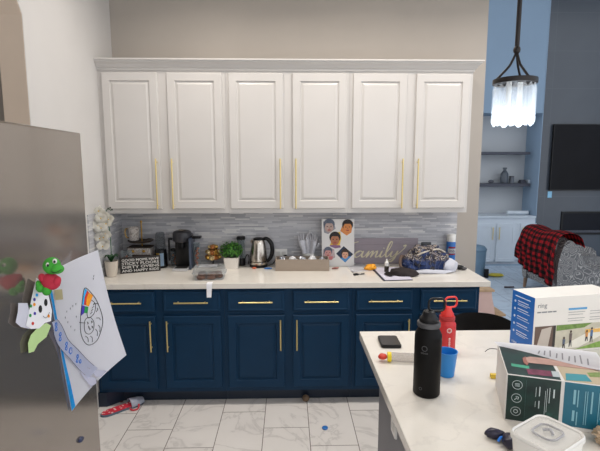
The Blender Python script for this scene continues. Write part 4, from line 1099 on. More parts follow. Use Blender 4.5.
# --- green plush
def plush():
    c = fp(50, 272, .05)
    t = thing('plush_toy', 'small green plush animal in a red shirt clipped at the top of the drawing', 'toy', c)
    gr = mat('plush_green', (62, 158, 52), .85, var=.12, scale=40, bump=.3); rd = mat('plush_shirt_red', (186, 44, 66), .85, var=.1, scale=40, bump=.3)
    k = (c-CAM).dot(FWD)/F   # metres for one photo pixel at the toy
    R_, U_, Fw = RGT, UPV, -FWD
    # the toy faces right and toward the room
    def P(u, v, d=0): return c + R_*(u-50)*k - U_*(v-272)*k + Fw*d*k
    def lump(u, v, ru, rv, rd_, d=0, rot=0):
        bm = B(); bmesh.ops.create_icosphere(bm, subdivisions=3, radius=1)
        for q in bm.verts:
            x, y = q.co.x*ru, q.co.y*rv; x, y = x*math.cos(rot)-y*math.sin(rot), x*math.sin(rot)+y*math.cos(rot)
            q.co = P(u, v, d) + R_*x*k + U_*y*k + Fw*q.co.z*rd_*k
        return bm
    bm = lump(53, 265.5, 8.2, 8.6, 8, 2); b2 = lump(60, 268.5, 6.2, 4.9, 6, 5)
    me = bpy.data.meshes.new('tmp'); b2.to_mesh(me); b2.free(); bm.from_mesh(me); bpy.data.meshes.remove(me)
    h = wpart('head', bm, gr, t)
    for u, v in ((52.8, 264.2), (59.4, 260.6)):
        wpart('eye', lump(u, v, 2.1, 2.6, 1.8, 8.5), M_PLAST_W, h); wpart('pupil', lump(u+.7, v+.3, 1.1, 1.4, 1.0, 10.2), M_BLACK, h)
    bm = B(); tube(bm, spline([P(56.5, 270.6, 9.3), P(59.5, 271.6, 10.6), P(63, 270.8, 10.3), P(65.6, 268.6, 8)], 5), .35*k, 6); wpart('mouth', bm, M_INK, h)
    wpart('shirt', lump(51, 281.5, 9.4, 8.4, 7, 0, -.35), rd, t)
    for u, v, a in ((44, 278, .5), (58, 281, -.3)): wpart('sleeve', lump(u, v, 3.6, 5.2, 4, 2, a), rd, t)
    wpart('arm', lump(40.2, 284, 2.6, 4, 3, 2.5, .3), gr, t)
    for u, v in ((41.8, 287.5), (48, 290.5)): wpart('leg', lump(u, v, 4.2, 4.8, 4.5, 2), gr, t)
    wpart('clip', lump(46, 284, 4, 7, 5, -7), M_BLACK, t)
plush()

# ================================================================ island
IX, IYF, IZ = .352, 2.15, .914
def island():
    t = thing('island', 'kitchen island with grey base in the right foreground', 'island', (1.5, 1.2, 0))
    bm = B(); box(bm, IX+.045, 2.9, .35, 1.86, .0, IZ-.042); wpart('base', bm, mat('island_grey', (112, 112, 118), .5, var=.04), t, False)
    o = thing('wall_outlet', 'white outlet on the grey end panel of the island', 'outlet', at(395.2, 428, 'x', IX+.045))
    p = o.location
    bm = B(); loft(bm, [[(IX+.045-x, p.y+a*k, p.z+.004+b*k) for a, b in rrect(.07, .062, .006)] for k, x in ((1, .0005), (1, .006), (.92, .009))]); wpart('cover_plate', bm, M_PLAST_W, o)
    bm = B()
    loft(bm, [[(IX+.045-x, p.y+a, p.z+.004+b) for a, b in rrect(.036, .034, .012)] for x in (.0092, .011)])
    wpart('socket', bm, mat('socket_white', (210, 208, 204), .4), o)
    bm = B(); box(bm, IX, 3.0, .3, IYF, IZ-.04, IZ, .004)
    whole('countertop', bm, M_QUARTZ, 'white quartz island top holding the bottles and boxes', 'countertop', (0, 0, 0), smooth=False)
island()
ZI = IZ+.0006
# phone
pc = [at(*q, 'z', ZI) for q in ((380, 348), (400, 347.5), (398, 339), (379, 338.5))]
c = sum(pc, V())/4
t = thing('phone', 'black smartphone lying face down at the far left corner of the island', 'phone', c, -.04)
bm = B(); loft(bm, [[(px*k, py*k, z) for px, py in rrect(.092, .122, .012)] for k, z in ((.97, 0), (1, .002), (1, .012), (.96, .0145))]); mesh('case', bm, M_BLACK, t)
mesh('screen', prism(B(), rrect(.084, .114, .01), .0006, (0, 0, .0147)), mat('phone_glass', (44, 40, 40), .15), t)
# toy tube
a, b = at(383, 361, 'z', ZI), at(419, 362, 'z', ZI)
t = thing('toy_tube', 'clear plastic tube with yellow collar and red tip beside the black bottle', 'toy', (a.x, a.y, ZI+.020), math.atan2(b.y-a.y, b.x-a.x)-.04)
TX = zto((1, 0, 0)); r = .0205
mesh('clear_barrel', lathe(B(), [(r*.9, .034), (r*.95, .035), (r*.95, .15), (r*.4, .155), (0, .155)], 20, TX), glass('tube_clear', (226, 222, 220), .2), t)
mesh('collar', lathe(B(), [(r, .018), (r+.0, .019), (r, .033), (r*.9, .0335), (0, .0335)], 20, TX), mat('collar_yellow', (240, 214, 40), .45), t)
bm = B(); ball(bm, (-.002, 0, 0), (.019, .017, .0125), 3, .12, 6, 2); mesh('red_tip', bm, mat('tip_red', (206, 62, 44), .5), t)
# bottles
def bottle(loc, r, H, rz, mb, mc, ring_m, lab, tilt, band=True, loopw=.030):
    t = thing('water_bottle', lab, 'bottle', loc, rz, 'insulated water bottles')
    mesh('body', lathe(B(), [(r*.93, 0), (r, .005), (r, H*.86), (r*.97, H*.90), (r*.80, H*.965), (r*.76, H)], 36), mb, t)
    mesh('collar', lathe(B(), [(r*.80, H+.0003), (r*.86, H+.003), (r*.86, H+.016), (r*.80, H+.019), (0, H+.019)], 36), ring_m, t)
    mesh('cap', lathe(B(), [(r*.70, H+.0195), (r*.70, H+.03), (r*.5, H+.042), (r*.42, H+.056), (r*.36, H+.058), (0, H+.058)], 28), mc, t)
    z0 = H+.056
    pts = [V((x+tilt, 0, z0+.023+z)) for x, z in rrect(loopw*1.9, .046, .016, 6)]
    bm = B(); tube(bm, pts, .0042, 8, True)
    mesh('carry_loop', bm, mc, t)
    return t
p = at(427.5, 395, 'z', ZI)
bk = mat('bottle_black', (14, 13, 13), .5, var=.15, scale=60, Specular_IOR_Level=.16)
t = bottle((p.x, p.y+.016, ZI), .0475, .252, 0, bk, M_BLACK, mat('collar_grey', (84, 84, 86), .35, .3), 'matte black water bottle with grey collar and carry loop on the island', .026)
bm = B(); gm = mat('faint_grey_print', (84, 84, 86), .6)
def onbody(u, v, r, a0, s): 
    a = a0+u/r*s; return V(((r+.0006)*math.sin(a), -(r+.0006)*math.cos(a), v))
def curved_text(bm, s, r, z, a0, size, vertical=False, off=.0005):
    tb = B(); text(tb, s, (0, 0, 0), (1, 0, 0), (0, 1, 0), size, .0005)
    for v in tb.verts:
        x, y = v.co.x, v.co.y
        if vertical: x, y = -v.co.y, v.co.x
        a = a0 + x/r; rr = r+off+v.co.z; v.co = V((rr*math.sin(a), -rr*math.cos(a), z+y))
    me = bpy.data.meshes.new('tmp'); tb.to_mesh(me); tb.free(); bm.from_mesh(me); bpy.data.meshes.remove(me)
def emblem(bm, r, z, a0, R, w=.0012):
    tube(bm, [V(((r+.0006)*math.sin(a0+R*math.cos(k*PI/9)/r), -(r+.0006)*math.cos(a0+R*math.cos(k*PI/9)/r), z+R*math.sin(k*PI/9))) for k in range(18)], w, 5, True)
emblem(bm, .0475, .185, -.55, .009); emblem(bm, .0475, .035, -.75, .005, .0008)
for k in range(4): emblem(bm, .0475, .168, -.75+k*.13, .0022, .0007)
mesh('logo', bm, gm, t)
p = at(446.5, 351, 'z', ZI)
t = bottle((p.x, p.y+.01, ZI), .0395, .142, .2, mat('bottle_red', (204, 44, 48), .4, var=.08), mat('cap_red', (226, 50, 44), .4, var=.06), mat('collar_red', (176, 40, 42), .4), 'red water bottle with red carry loop behind the blue cup', .016)
bm = B(); emblem(bm, .0395, .105, -.25, .0095, .0018)
for k in range(8):
    a = 2*PI*k/8; ball(bm, (.0403*math.sin(-.25+.005*math.cos(a)/.0395), -.0403*math.cos(-.25+.005*math.cos(a)/.0395), .105+.005*math.sin(a)), .0013, 1)
for k in range(9):
    a = -.2; z = .018+.0065*k; h_ = .0022 if k % 3 else .0014
    q = V((.0400*math.sin(a), -.0400*math.cos(a), z)); cyl(bm, q+V((-.004, -.0006, 0)), q+V((.004, .0006, 0)), h_, seg=6)
mesh('logo', bm, mat('white_print', (236, 214, 210), .5), t)
# blue cup
p = at(447, 376, 'z', ZI)
bm = B(); lathe(bm, [(.028, 0), (.030, .002), (.039, .098), (.0405, .1), (.0375, .1), (.0285, .006), (0, .005)], 28)
whole('plastic_cup', bm, mat('cup_blue', (36, 136, 214), .4, var=.05), 'bright blue plastic cup between the black and red bottles', 'cup', (p.x, p.y+.01, ZI))

# --- white boxed kit
zt = 1.172
def hx(u, v, z): return at(u, v, 'z', z)
a0, a1, b1 = hx(538.3, 298, zt), hx(513, 289, zt), hx(592, 284.3, zt)
xd = (b1-a1).normalized(); yd = V((-xd.y, xd.x, 0)); Wd = (b1-a1).length; Dd = max(.12, (a1-a0).dot(yd))
O = a1 - yd*Dd
def carton():
    t = thing('carton', 'tall white product carton with blue side and street photo on the island', 'box', (O.x, O.y, ZI), math.atan2(xd.y, xd.x))
    H = zt-ZI
    mesh('carton_body', box(B(), 0, Wd, 0, Dd, 0, H, .0015), mat('carton_white', (226, 222, 216), .5, var=.015), t, False)
    bm = B(); prism(bm, [(.001, .001), (Dd-.001, .001), (Dd-.001, H-.001), (.001, H-.001)], -.0006, (-.0002, 0, 0), (0, 1, 0), (0, 0, 1)); mesh('blue_side', bm, mat('carton_blue', (22, 104, 190), .45, var=.03), t, False)
    wt = mat('carton_print_white', (214, 226, 240), .6); gp = mat('carton_print_grey', (130, 132, 136), .6)
    bm = B(); X_ = (0, -1, 0)
    def side(y0, y1, z0, z1): box(bm, -.0016, -.0009, y0, y1, z0, z1)
    side(Dd*.18, Dd*.85, H*.905, H*.92)
    for k in range(5):
        z = H*(.83-k*.135)
        prism(bm, ell(Dd*.84, z-.004, .0055, .0055, 12), -.0007, (-.0009, 0, 0), (0, 1, 0), (0, 0, 1))
        side(Dd*.25, Dd*.72, z, z+.0035); side(Dd*.18, Dd*.72, z-.010, z-.0078); 
        if k in (0, 4): side(Dd*.3, Dd*.72, z-.017, z-.0148)
    mesh('side_print', bm, wt, t, False)
    bm = B(); text(bm, 'ring', (-.0016, Dd*.9, .012), (0, -1, 0), (0, 0, 1), .022, .0005); mesh('lettering', bm, wt, t, False)
    fr = lambda y: (0, y, 0)
    bm = B(); text(bm, 'ring', (.014, -.0003, H-.045), (1, 0, 0), (0, 0, 1), .030, .0005); mesh('lettering', bm, gp, t, False)
    bm = B()
    def front(x0, x1, z0, z1): box(bm, x0, x1, -.0012, -.0004, z0, z1)
    x = .014
    for L_ in (.018, .026, .022, .016): front(x, x+L_, H-.068, H-.0625); x += L_+.004
    for cx in (Wd*.40, Wd*.66):
        for k in range(4): front(cx, cx+Wd*.2*(1-.12*(k % 2)), H-.075-k*.011-(.006 if k > 1 else 0), H-.0735-k*.011-(.006 if k > 1 else 0))
    mesh('front_print', bm, gp, t, False)
    bm = B(); box(bm, Wd*.40, Wd*.62, -.0012, -.0004, H-.064, H-.055); mesh('blue_caption', bm, mat('caption_blue', (90, 160, 210), .6), t, False)
    # street photograph printed on the front
    Hp = H*.5; x0, x1 = .008, Wd-.004
    def pr(name, poly, m, lay, par): return mesh(name, prism(B(), poly, .0004, (0, -.0004-.0005*lay, 0), (1, 0, 0), (0, 0, 1)), m, par, False)
    ph = pr('photo_print', [(x0, .01), (x1, .01), (x1, Hp), (x0, Hp)], mat('print_pavement', (196, 190, 172), .6, var=.1, scale=30), 0, t)
    w_ = x1-x0
    def rr(a, b, c, d): return [(x0+w_*a, .01+(Hp-.01)*c), (x0+w_*b, .01+(Hp-.01)*c), (x0+w_*b, .01+(Hp-.01)*d), (x0+w_*a, .01+(Hp-.01)*d)]
    pr('dark_wall', rr(0, .24, 0, 1), mat('print_brown', (104, 84, 74), .6), 1, ph)
    pr('pale_wall', [(x0+w_*.02, .02), (x0+w_*.16, .01), (x0+w_*.2, Hp*.97), (x0+w_*.08, Hp*.9)], mat('print_stone', (190, 180, 170), .6), 2, ph)
    pr('door_edge', rr(.22, .25, 0, 1), mat('print_darkline', (54, 50, 48), .6), 2, ph)
    pr('hedge', [(x0+w_*.26, Hp*.8), (x0+w_*.6, Hp*.85), (x0+w_*.7, Hp), (x0+w_*.26, Hp)], mat('print_hedge', (110, 140, 70), .6, var=.3, scale=60), 1, ph)
    pr('grass', [(x0+w_*.5, .011), (x1, .011), (x1, Hp*.4), (x0+w_*.8, Hp*.3)], mat('print_grass', (130, 164, 80), .6, var=.25, scale=60), 1, ph)
    pr('path', [(x0+w_*.28, .02), (x0+w_*.55, .02), (x1, Hp*.75), (x0+w_*.75, Hp*.8)], mat('print_path', (226, 222, 210), .6), 1, ph)
    pr('orange_bed', rr(.62, .86, .62, .76), mat('print_orange', (226, 178, 96), .6), 2, ph)
    for fx, fz, s, cc in ((.36, .15, .42, (90, 100, 120)), (.44, .2, .6, (110, 96, 92)), (.7, .3, .55, (80, 110, 150)), (.64, .35, .4, (200, 140, 80))):
        m = mat('print_figure_%d' % int(fx*100), cc, .6); bx_, bz = x0+w_*fx, Hp*fz; hh = Hp*s
        g = pr('figure', [(bx_-.006, bz+hh*.4), (bx_+.006, bz+hh*.4), (bx_+.007, bz+hh*.8), (bx_-.007, bz+hh*.8)], m, 3, ph)
        pr('figure', [(bx_-.007, bz), (bx_-.003, bz), (bx_+.001, bz+hh*.3), (bx_+.005, bz), (bx_+.008, bz), (bx_+.005, bz+hh*.4), (bx_-.005, bz+hh*.4)], mat('print_trousers', (60, 58, 66), .6), 3, ph)
        pr('figure', ell(bx_, bz+hh*.9, .0045, .006, 12), mat('print_head', (70, 50, 44), .6), 3, ph)
carton()

# --- green and teal appliance box
zg = 1.072
p0, p1 = hx(507, 374, zg), hx(563, 381, zg)
gx = (p1-p0).normalized(); gy = V((-gx.y, gx.x, 0)); gD = max(.15, (hx(502.5, 345, zg)-p0).dot(gy)); split = (p1-p0).length; gW = split*2.05
GM = Matrix.Translation((p0.x, p0.y, 0)) @ Matrix((gx, gy, V((0, 0, 1)))).transposed().to_4x4()
def green_box():
    rz = math.atan2(gx.y, gx.x)
    t = thing('appliance_box', 'dark green and teal printed box lying on the island in front of the white carton', 'box', (p0.x, p0.y, ZI), rz)
    H = zg-ZI
    mesh('box_body', box(B(), 0, gW, 0, gD, 0, H, .0012), mat('box_white', (218, 214, 210), .5), t, False)
    a = N('deep_green_print'); nz = a.noise(a.obj(), 14, 4); a.l(a.ramp(nz.outputs[0], [(.4, lin((18, 38, 36))), (.6, lin((26, 58, 52))), (.75, lin((46, 96, 84)))]), a.b.inputs['Base Color']); a.set(Roughness=.4)
    G = a.m; T_ = mat('teal_print', (28, 100, 122), .4, var=.1, scale=12); wt = mat('pale_print', (196, 206, 206), .6)
    def front(name, x0, x1, z0, z1, m, lay=0, par=t): return mesh(name, box(B(), x0, x1, -.0006-.0006*lay, -.0001-.0006*lay, z0, z1), m, par, False)
    fg = front('green_front', .003, split-.004, .004, H-.002, G); ft = front('teal_front', split+.006, gW-.003, .012, H-.002, T_)
    def top(name, poly, m, lay=0, par=t): return mesh(name, prism(B(), poly, .0005, (0, 0, H+.0001+.0006*lay)), m, par, False)
    tg = top('green_top', [(.003, .004), (split-.004, .004), (split-.004, gD*.8), (.003, gD*.95)], G)
    tt = top('teal_top', [(split+.006, .004), (gW-.003, .004), (gW-.003, gD*.9), (split+.006, gD*.9)], mat('sand_print', (182, 166, 140), .5))
    def tl(*pts): return [((hx(u, v, zg)-p0).dot(gx), (hx(u, v, zg)-p0).dot(gy)) for u, v in pts]
    top('teal_band', tl((565.5, 373.5), (586, 375), (592, 382), (566, 380.5)), mat('aqua_print', (58, 140, 152), .5), 1, tt)
    top('leaf_print', tl((587, 373), (600, 372.5), (600, 377.5), (590, 377)), mat('olive_print', (120, 140, 80), .5, var=.3, scale=50), 1, tt)
    top('rose_bar', tl((525, 358), (530, 357), (598, 365.3), (600, 371), (528, 363)), mat('rose_print', (176, 140, 128), .45, var=.15, scale=30), 2, tg)
    top('rose_shade', tl((522.5, 358.5), (525.5, 357), (526.5, 361), (528.5, 364), (527, 366), (523.5, 363)), mat('rose_dark_print', (150, 96, 84), .5), 3, tg)
    top('mint_caption', tl((511, 363.6), (529, 366.4), (529.5, 369.2), (511.5, 366.4)), mat('mint_print', (60, 150, 120), .5), 1, tg)
    top('plum_panel', tl((526, 368.8), (550.5, 371.2), (552.5, 376.8), (528.5, 374.4)), mat('plum_print', (110, 44, 70), .5, var=.3, scale=60), 1, tg)
    top('pale_panel', tl((551.2, 371.3), (558.5, 372), (560.5, 377.6), (553, 376.9)), mat('grey_print', (176, 184, 186), .5), 1, tg)
    # round icons and sideways text bars on the front
    for k in range(3):
        cz = H*(.80-k*.285); cx = split*.2
        bm = B(); tube(bm, [(cx+.0145*math.cos(q*PI/10), -.0014, cz+.0145*math.sin(q*PI/10)) for q in range(20)], .0008, 5, True)
        if k == 0:
            for s in (-1, 0, 1): tube(bm, [(cx-.007, -.0014, cz+s*.004), (cx+.007, -.0014, cz+s*.004)], .0008, 5)
        elif k == 1: tube(bm, [(cx-.006, -.0014, cz-.006), (cx+.001, -.0014, cz), (cx-.002, -.0014, cz+.006), (cx+.006, -.0014, cz+.004), (cx+.004, -.0014, cz-.004)], .0012, 5)
        else: tube(bm, [(cx+.006*math.cos(q*PI/4), -.0014, cz+.006*math.sin(q*PI/4)) for q in range(8)], .0012, 5, True)
        mesh('icon', bm, wt, fg)
    bm = B()
    def bar(x0, x1, z0, z1): box(bm, x0, x1, -.0015, -.0009, z0, z1)
    for x, w, segs in ((.37, .008, ()), (.60, .018, ((.62, .82), (.36, .52), (.08, .2))), (.54, .008, ((.6, .8), (.38, .5))), (.78, .012, ((.50, .82),)), (.74, .007, ((.3, .8),)), (.71, .007, ((.2, .75),)), (.85, .025, ((.62, .8),))):
        for z0, z1 in segs: bar(split*x, split*(x+w), H*z0, H*z1)
    mesh('text_bar', bm, wt, fg, False)
    bm = B(); box(bm, split*.36, split*.364, -.0015, -.0009, H*.1, H*.92); mesh('divider', bm, mat('green_line', (70, 104, 96), .5), fg, False)
    bm = B(); s2 = split*.9
    for x, w, segs in ((.22, .045, ((.55, .85), (.2, .42))), (.30, .02, ((.5, .85), (.12, .4))), (.44, .012, ((.15, .85),)), (.48, .012, ((.15, .85),)), (.56, .03, ((.4, .85),)), (.7, .012, ((.2, .85),)), (.74, .012, ((.3, .85),))):
        for z0, z1 in segs: bar(split+s2*x, split+s2*(x+w), H*z0, H*z1)
    mesh('text_bar', bm, mat('pale_teal_print', (130, 178, 190), .6), ft, False)
    # paper sheet on top
    c = [V((-.004, gD*.98, 0)), V((gW*.95, gD*.83, 0)), V((gW*.96, gD*1.25, 0)), V((.01, gD*1.28, 0))]
    c = [V((-.002, gD*.80, 0)), V((gW*.62, gD*.63, 0)), V((gW*.95, gD*.56, 0)), V((gW, gD*1.05, 0)), V((-.012, gD*1.06, 0))]
    def fn(u, v):
        a = V((-.002+(gW*.97)*u, gD*(.90-.52*u), 0)); b = V((-.012+(gW+.01)*u, gD*1.06, 0)); p = a.lerp(b, v)
        return V((p.x, p.y, H+.0045+.003*math.sin(PI*u)*v+.002*math.sin(7*u)*(1-v)))
    s = thing('paper_sheet', 'white printed instruction sheet draped on the green box', 'paper', (p0.x, p0.y, ZI), rz)
    mesh('sheet', sheet(B(), fn, 20, 6, .0006), M_PAPER, s)
    bm = B()
    for k in range(9):
        u = .40+k*.055; n0 = fn(u, .15); n1 = fn(u+.03, .15+.55*(.6+.4*((k*7) % 5)/5))
        d = V((.0022, 0, 0)); z = V((0, 0, .0011))
        vs = [bm.verts.new(q) for q in (n0+z-d, n0+z+d, n1+z+d, n1+z-d)]; bm.faces.new(vs)
    bmesh.ops.solidify(bm, geom=list(bm.faces), thickness=.0004)
    mesh('text_line', bm, mat('print_lightgrey', (168, 166, 172), .7), s, False)
green_box()
# yellow block and thin dark wire left of boxes
p = hx(494.5, 378, ZI)
bm = B(); box(bm, -.016, .016, -.008, .008, 0, .017, .002)
whole('toy_brick', bm, mat('brick_yellow', (226, 192, 58), .45), 'small yellow block left of the green box', 'toy', (p.x, p.y, ZI), -.1, smooth=False)
q0, q1, q2 = hx(485, 351.5, ZI+.006), hx(490, 348.5, ZI+.02), hx(500, 349.5, ZI+.02)
bm = B(); tube(bm, spline([q0, q1, q2, q2+V((.012, .012, -.018))], 6), .0016, 6)
zm = min(v.co.z for v in bm.verts); bmesh.ops.translate(bm, vec=(0, 0, ZI-zm), verts=bm.verts)
whole('wire', bm, M_BLACKM, 'thin dark curved wire poking out behind the green box', 'wire', (0, 0, 0))

# --- white tub with clear lid
def tub():
    zt_ = 1.0
    A, Bq, Cq = hx(531, 409.5, zt_), hx(580, 432, zt_), hx(515, 435.5, zt_)
    ex = (Bq-A); ey = (A-Cq); c = A + (Bq-A)/2 - ey/2
    w, d = ex.length, ey.length; exn = ex.normalized(); 
    rz = math.atan2(ex.y, ex.x)
    t = thing('food_tub', 'white plastic tub with clear domed lid at the bottom right of the island', 'container', (c.x, c.y, ZI), rz)
    R_ = .03; H = zt_-ZI
    mesh('tub', loft(B(), [[(px*k, py*k, z) for px, py in rrect(w, d, R_)] for k, z in ((.84, 0), (.87, .002), (.95, H-.012), (1, H-.012), (1, H-.004), (.965, H-.003))]), M_PLAST_W, t)
    mesh('band', loft(B(), [[(px*k, py*k, z) for px, py in rrect(w, d, R_)] for k, z in ((.925, H-.032), (.94, H-.018))], cap=False), mat('slate_band', (112, 112, 128), .4), t)
    L = [[(px*k, py*k, z) for px, py in rrect(w, d, R_)] for k, z in ((.99, H-.0028), (.99, H), (.955, H+.004), (.92, H+.001), (.90, H-.0015))]
    mesh('rim', loft(B(), L, cap=False), M_PLAST_W, t)
    mesh('lid', loft(B(), [[(px*k, py*k, z) for px, py in rrect(w, d, R_)] for k, z in ((.90, H-.0012), (.88, H+.002), (.5, H+.003))]), glass('lid_frosted', (250, 249, 247), .08, .06), t)
    bm = B(); tube(bm, [(x, y, H+.005) for x, y in rrect(w*.45, d*.42, .02)], .003, 8, True)
    tube(bm, spline([(-w*.1, 0, H+.004), (0, .01, H+.009), (w*.1, 0, H+.004)], 6), .004, 8)
    mesh('lid_ridge', bm, glass('lid_ridge_clear', (240, 240, 244), .6, .05), t)
tub()
# navy gadget with blue clip
p = hx(498, 441, ZI)
t = thing('hair_clip', 'dark navy padded clip with bright blue tab beside the white tub', 'clip', (p.x, p.y, ZI), -.35)
nv = mat('navy_glitter', (34, 32, 54), .35, var=.5, scale=120)
bm = B(); ball(bm, (-.008, .01, .016), (.03, .015, .016), 3, .18, 7, 2); mesh('upper_lobe', bm, nv, t)
bm = B(); ball(bm, (.030, -.016, .018), (.022, .032, .018), 3, .18, 7, 5); mesh('lower_lobe', bm, nv, t)
bm = B(); tube(bm, spline([(-.002, -.022, .012), (.006, -.012, .02), (.018, -.010, .018)], 5), .004, 8); mesh('tab', bm, mat('tab_blue', (30, 120, 220), .4), t)
# tan crumpled bag at right edge
p = hx(596, 441, ZI)
bm = B(); ball(bm, (0, 0, .02), (.04, .035, .022), 4, .5, 10, 6)
zm = min(v.co.z for v in bm.verts); bmesh.ops.translate(bm, vec=(0, 0, -zm), verts=bm.verts)
whole('snack_bag', bm, mat('tan_film', (190, 166, 138), .35, var=.35, scale=50, bump=.4), 'crumpled tan snack bag at the right edge in front of the teal panel', 'bag', (p.x+.026, p.y-.02, ZI))

# ================================================================ bar stool beyond the island
def stool():
    cx, cy = 1.15, 2.45
    t = thing('bar_stool', 'black upholstered bar stool with curved back beyond the island', 'bar stool', (cx, cy, 0))
    bk_ = mat('stool_black', (40, 37, 36), .6, var=.12, scale=20)
    mesh('seat', lathe(B(), [(.17, .62), (.19, .63), (.195, .66), (.18, .685), (.1, .695), (0, .696)], 32), bk_, t)
    # curved back opening toward the island: a thick shell
    loops = []
    n = 26
    bm = B()
    def fn(u, v):
        a = .12*PI + u*.76*PI   # around the far side
        R_ = .235
        hgt = .70 + (.125-.045*abs(2*u-1)**3)*v
        return V((R_*math.cos(a), R_*math.sin(a), hgt))
    sheet(bm, fn, n, 6, .035)
    mesh('backrest', bm, bk_, t)
    lg = M_DKMETAL
    for sx in (-1, 1):
        for sy in (-1, 1):
            mesh('leg', cyl(B(), (sx*.13, sy*.13, .619), (sx*.19, sy*.19, .001), .013, .010), lg, t)
            mesh('back_post', cyl(B(), (sx*.12, .14, .63), (sx*.135, .17, .72), .01), lg, t) if sy > 0 else None
    bm = B(); q = .165
    for a, b in (((-q, -q), (q, -q)), ((q, -q), (q, q)), ((q, q), (-q, q)), ((-q, q), (-q, -q))): cyl(bm, (a[0], a[1], .26), (b[0], b[1], .26), .008)
    mesh('footrest', bm, lg, t)
stool()

# ================================================================ pendant
def pendant():
    y = 1.85
    c = at(515, 81.5, 'y', y); bot = at(514, 126, 'y', y).z; top = c.z
    r = at(535.6, 79, 'y', y).x-c.x
    t = thing('pendant_lamp', 'lit crystal drum pendant lamp hanging from a dark rod at upper right', 'lamp', (c.x-.0, y, CEIL))
    def L(q): return V(q)-V((c.x, y, CEIL))
    zj = at(516, 50, 'y', y).z
    bm = B(); cyl(bm, L((c.x, y, zj)), L((c.x, y, CEIL-.022)), .0088); mesh('rod', bm, M_DKMETAL, t)
    mesh('canopy', lathe(B(), [(.065, -.022), (.065, -.006), (.05, -.0005), (0, -.0005)], 24), M_DKMETAL, t)
    bm = B(); ball(bm, L((c.x, y, zj)), (.014, .014, .018), 2)
    mesh('joint', bm, M_DKMETAL, t)
    for k in range(3):
        a = -PI/2+.25+k*2*PI/3
        d = V((math.cos(a), math.sin(a), 0))
        bm = B(); tube(bm, spline([L((c.x, y, zj-.005)), L(V((c.x, y, zj-.05))+d*r*.22), L(V((c.x, y, top+.05))+d*r*.4), L(V((c.x, y, top+.006))+d*r*.88)], 6), .0048, 8)
        mesh('arm', bm, M_DKMETAL, t)
    h = top-CEIL
    mesh('ring', lathe(B(), [(r*.86, h-.010), (r, h-.010), (r*1.01, h-.006), (r*1.01, h+.006), (r, h+.009), (r*.86, h+.009), (r*.86, h-.010)], 40, cap=False), M_DKMETAL, t)
    mesh('plate', lathe(B(), [(0, h-.001), (r*.86, h-.001), (r*.86, h+.002), (0, h+.002)], 40, cap=False), M_DKMETAL, t)
    a_ = N('crystal_glass'); nz = a_.noise(a_.obj(), 40); a_.l(a_.mix(nz.outputs[0], lin((225, 232, 240)), lin((245, 248, 250))), a_.b.inputs['Base Color']); a_.set(Roughness=.04, Alpha=.22, Emission_Strength=.03, Emission_Color=(.85, .93, 1, 1))
    hb = bot-CEIL
    n = 16
    for k in range(n):
        a = 2*PI*k/n; w = r*.185; dp_ = .007
        Tm = Matrix.Translation((r*.90*math.cos(a), r*.90*math.sin(a), 0)) @ Matrix.Rotation(a, 4, 'Z')
        bm = B()
        pl = [(dp_, 0), (dp_*.45, w*.8), (-dp_*.5, w), (-dp_, 0), (-dp_*.5, -w), (dp_*.45, -w*.8)]
        zz = hb + .006*(k % 2)
        loft(bm, [[Tm @ V((x*s, q*s, z)) for x, q in pl] for s, z in ((.35, zz), (1, zz+.010), (1, h-.030), (.5, h-.018), (.3, h-.012))])
        mesh('crystal', bm, a_.m, t, False)
    em = emit('bulb_glow', (222, 240, 255), 5)
    bm = B(); mid = hb+.05
    for k in range(2):
        a = k*PI+.3; ball(bm, (r*.34*math.cos(a), r*.34*math.sin(a), mid), (.021, .021, .028), 3)
    mesh('bulb', bm, em, t)
    bm = B()
    for k in range(2):
        a = k*PI+.3; cyl(bm, (r*.34*math.cos(a), r*.34*math.sin(a), mid+.0285), (r*.34*math.cos(a), r*.34*math.sin(a), h-.0015), .010)
    mesh('bulb_socket', bm, M_PLAST_W, t)
    ld = bpy.data.lights.new('pendant_light', 'POINT'); ld.energy = 4; ld.shadow_soft_size = .05; ld.color = (.85, .93, 1)
    lo = bpy.data.objects.new('pendant_light', ld); C.objects.link(lo); lo.location = (c.x, y, bot-.03)
pendant()

# ================================================================ living room things
BW = mat('built_in_white', (196, 206, 216), .5, var=.02)
def built_in():
    x0, x1 = 2.3, CX-.004; y0 = 7.62; H = .865
    t = thing('built_in_cabinet', 'white built in cabinet with three doors in the living room niche', 'cabinet', ((x0+x1)/2, FY-.003, 0))
    bm = B(); box(bm, x0, x1, y0, FY-.003, .09, H-.032); box(bm, x0, x1, y0+.03, FY-.003, .0, .09); wpart('carcass', bm, BW, t, False)
    bm = B(); box(bm, x0, x1, y0-.025, FY-.003, H-.03, H, .003); wpart('top', bm, BW, t, False)
    e = [at(u, 240, 'y', y0).x for u in (476, 493.5, 496, 515, 519.5, 535)]
    z0, z1 = at(500, 261.5, 'y', y0).z, at(500, 223.5, 'y', y0).z
    for k in range(3):
        a, b = e[2*k], e[2*k+1]
        bm = B(); panel(bm, a, b, z0, z1, y0-.0005, y0-.02, [(0, .002), (.002, 0), (.055, 0), (.058, .008)])
        d = wpart('door', bm, BW, t, False)
        hx_ = (b-.035) if k == 0 else (a+.035)
        if k == 2: hx_ = a+.03
        bm = B(); xx = hx_; zc = z1-.17; cyl(bm, (xx, y0-.045, zc-.11), (xx, y0-.045, zc+.11), .007)
        for s in (-1, 1): cyl(bm, (xx, y0-.0205, zc+s*.08), (xx, y0-.045, zc+s*.08), .005)
        wpart('handle', bm, M_BRASS, d)
        if k == 2:
            bm = B(); box(bm, a+.06, b-.05, y0-.0225, y0-.0205, (z0+z1)/2-.05, z1-.055); wpart('glass_panel', bm, mat('dark_pane', (52, 54, 60), .15), d, False)
    return H
HB = built_in()
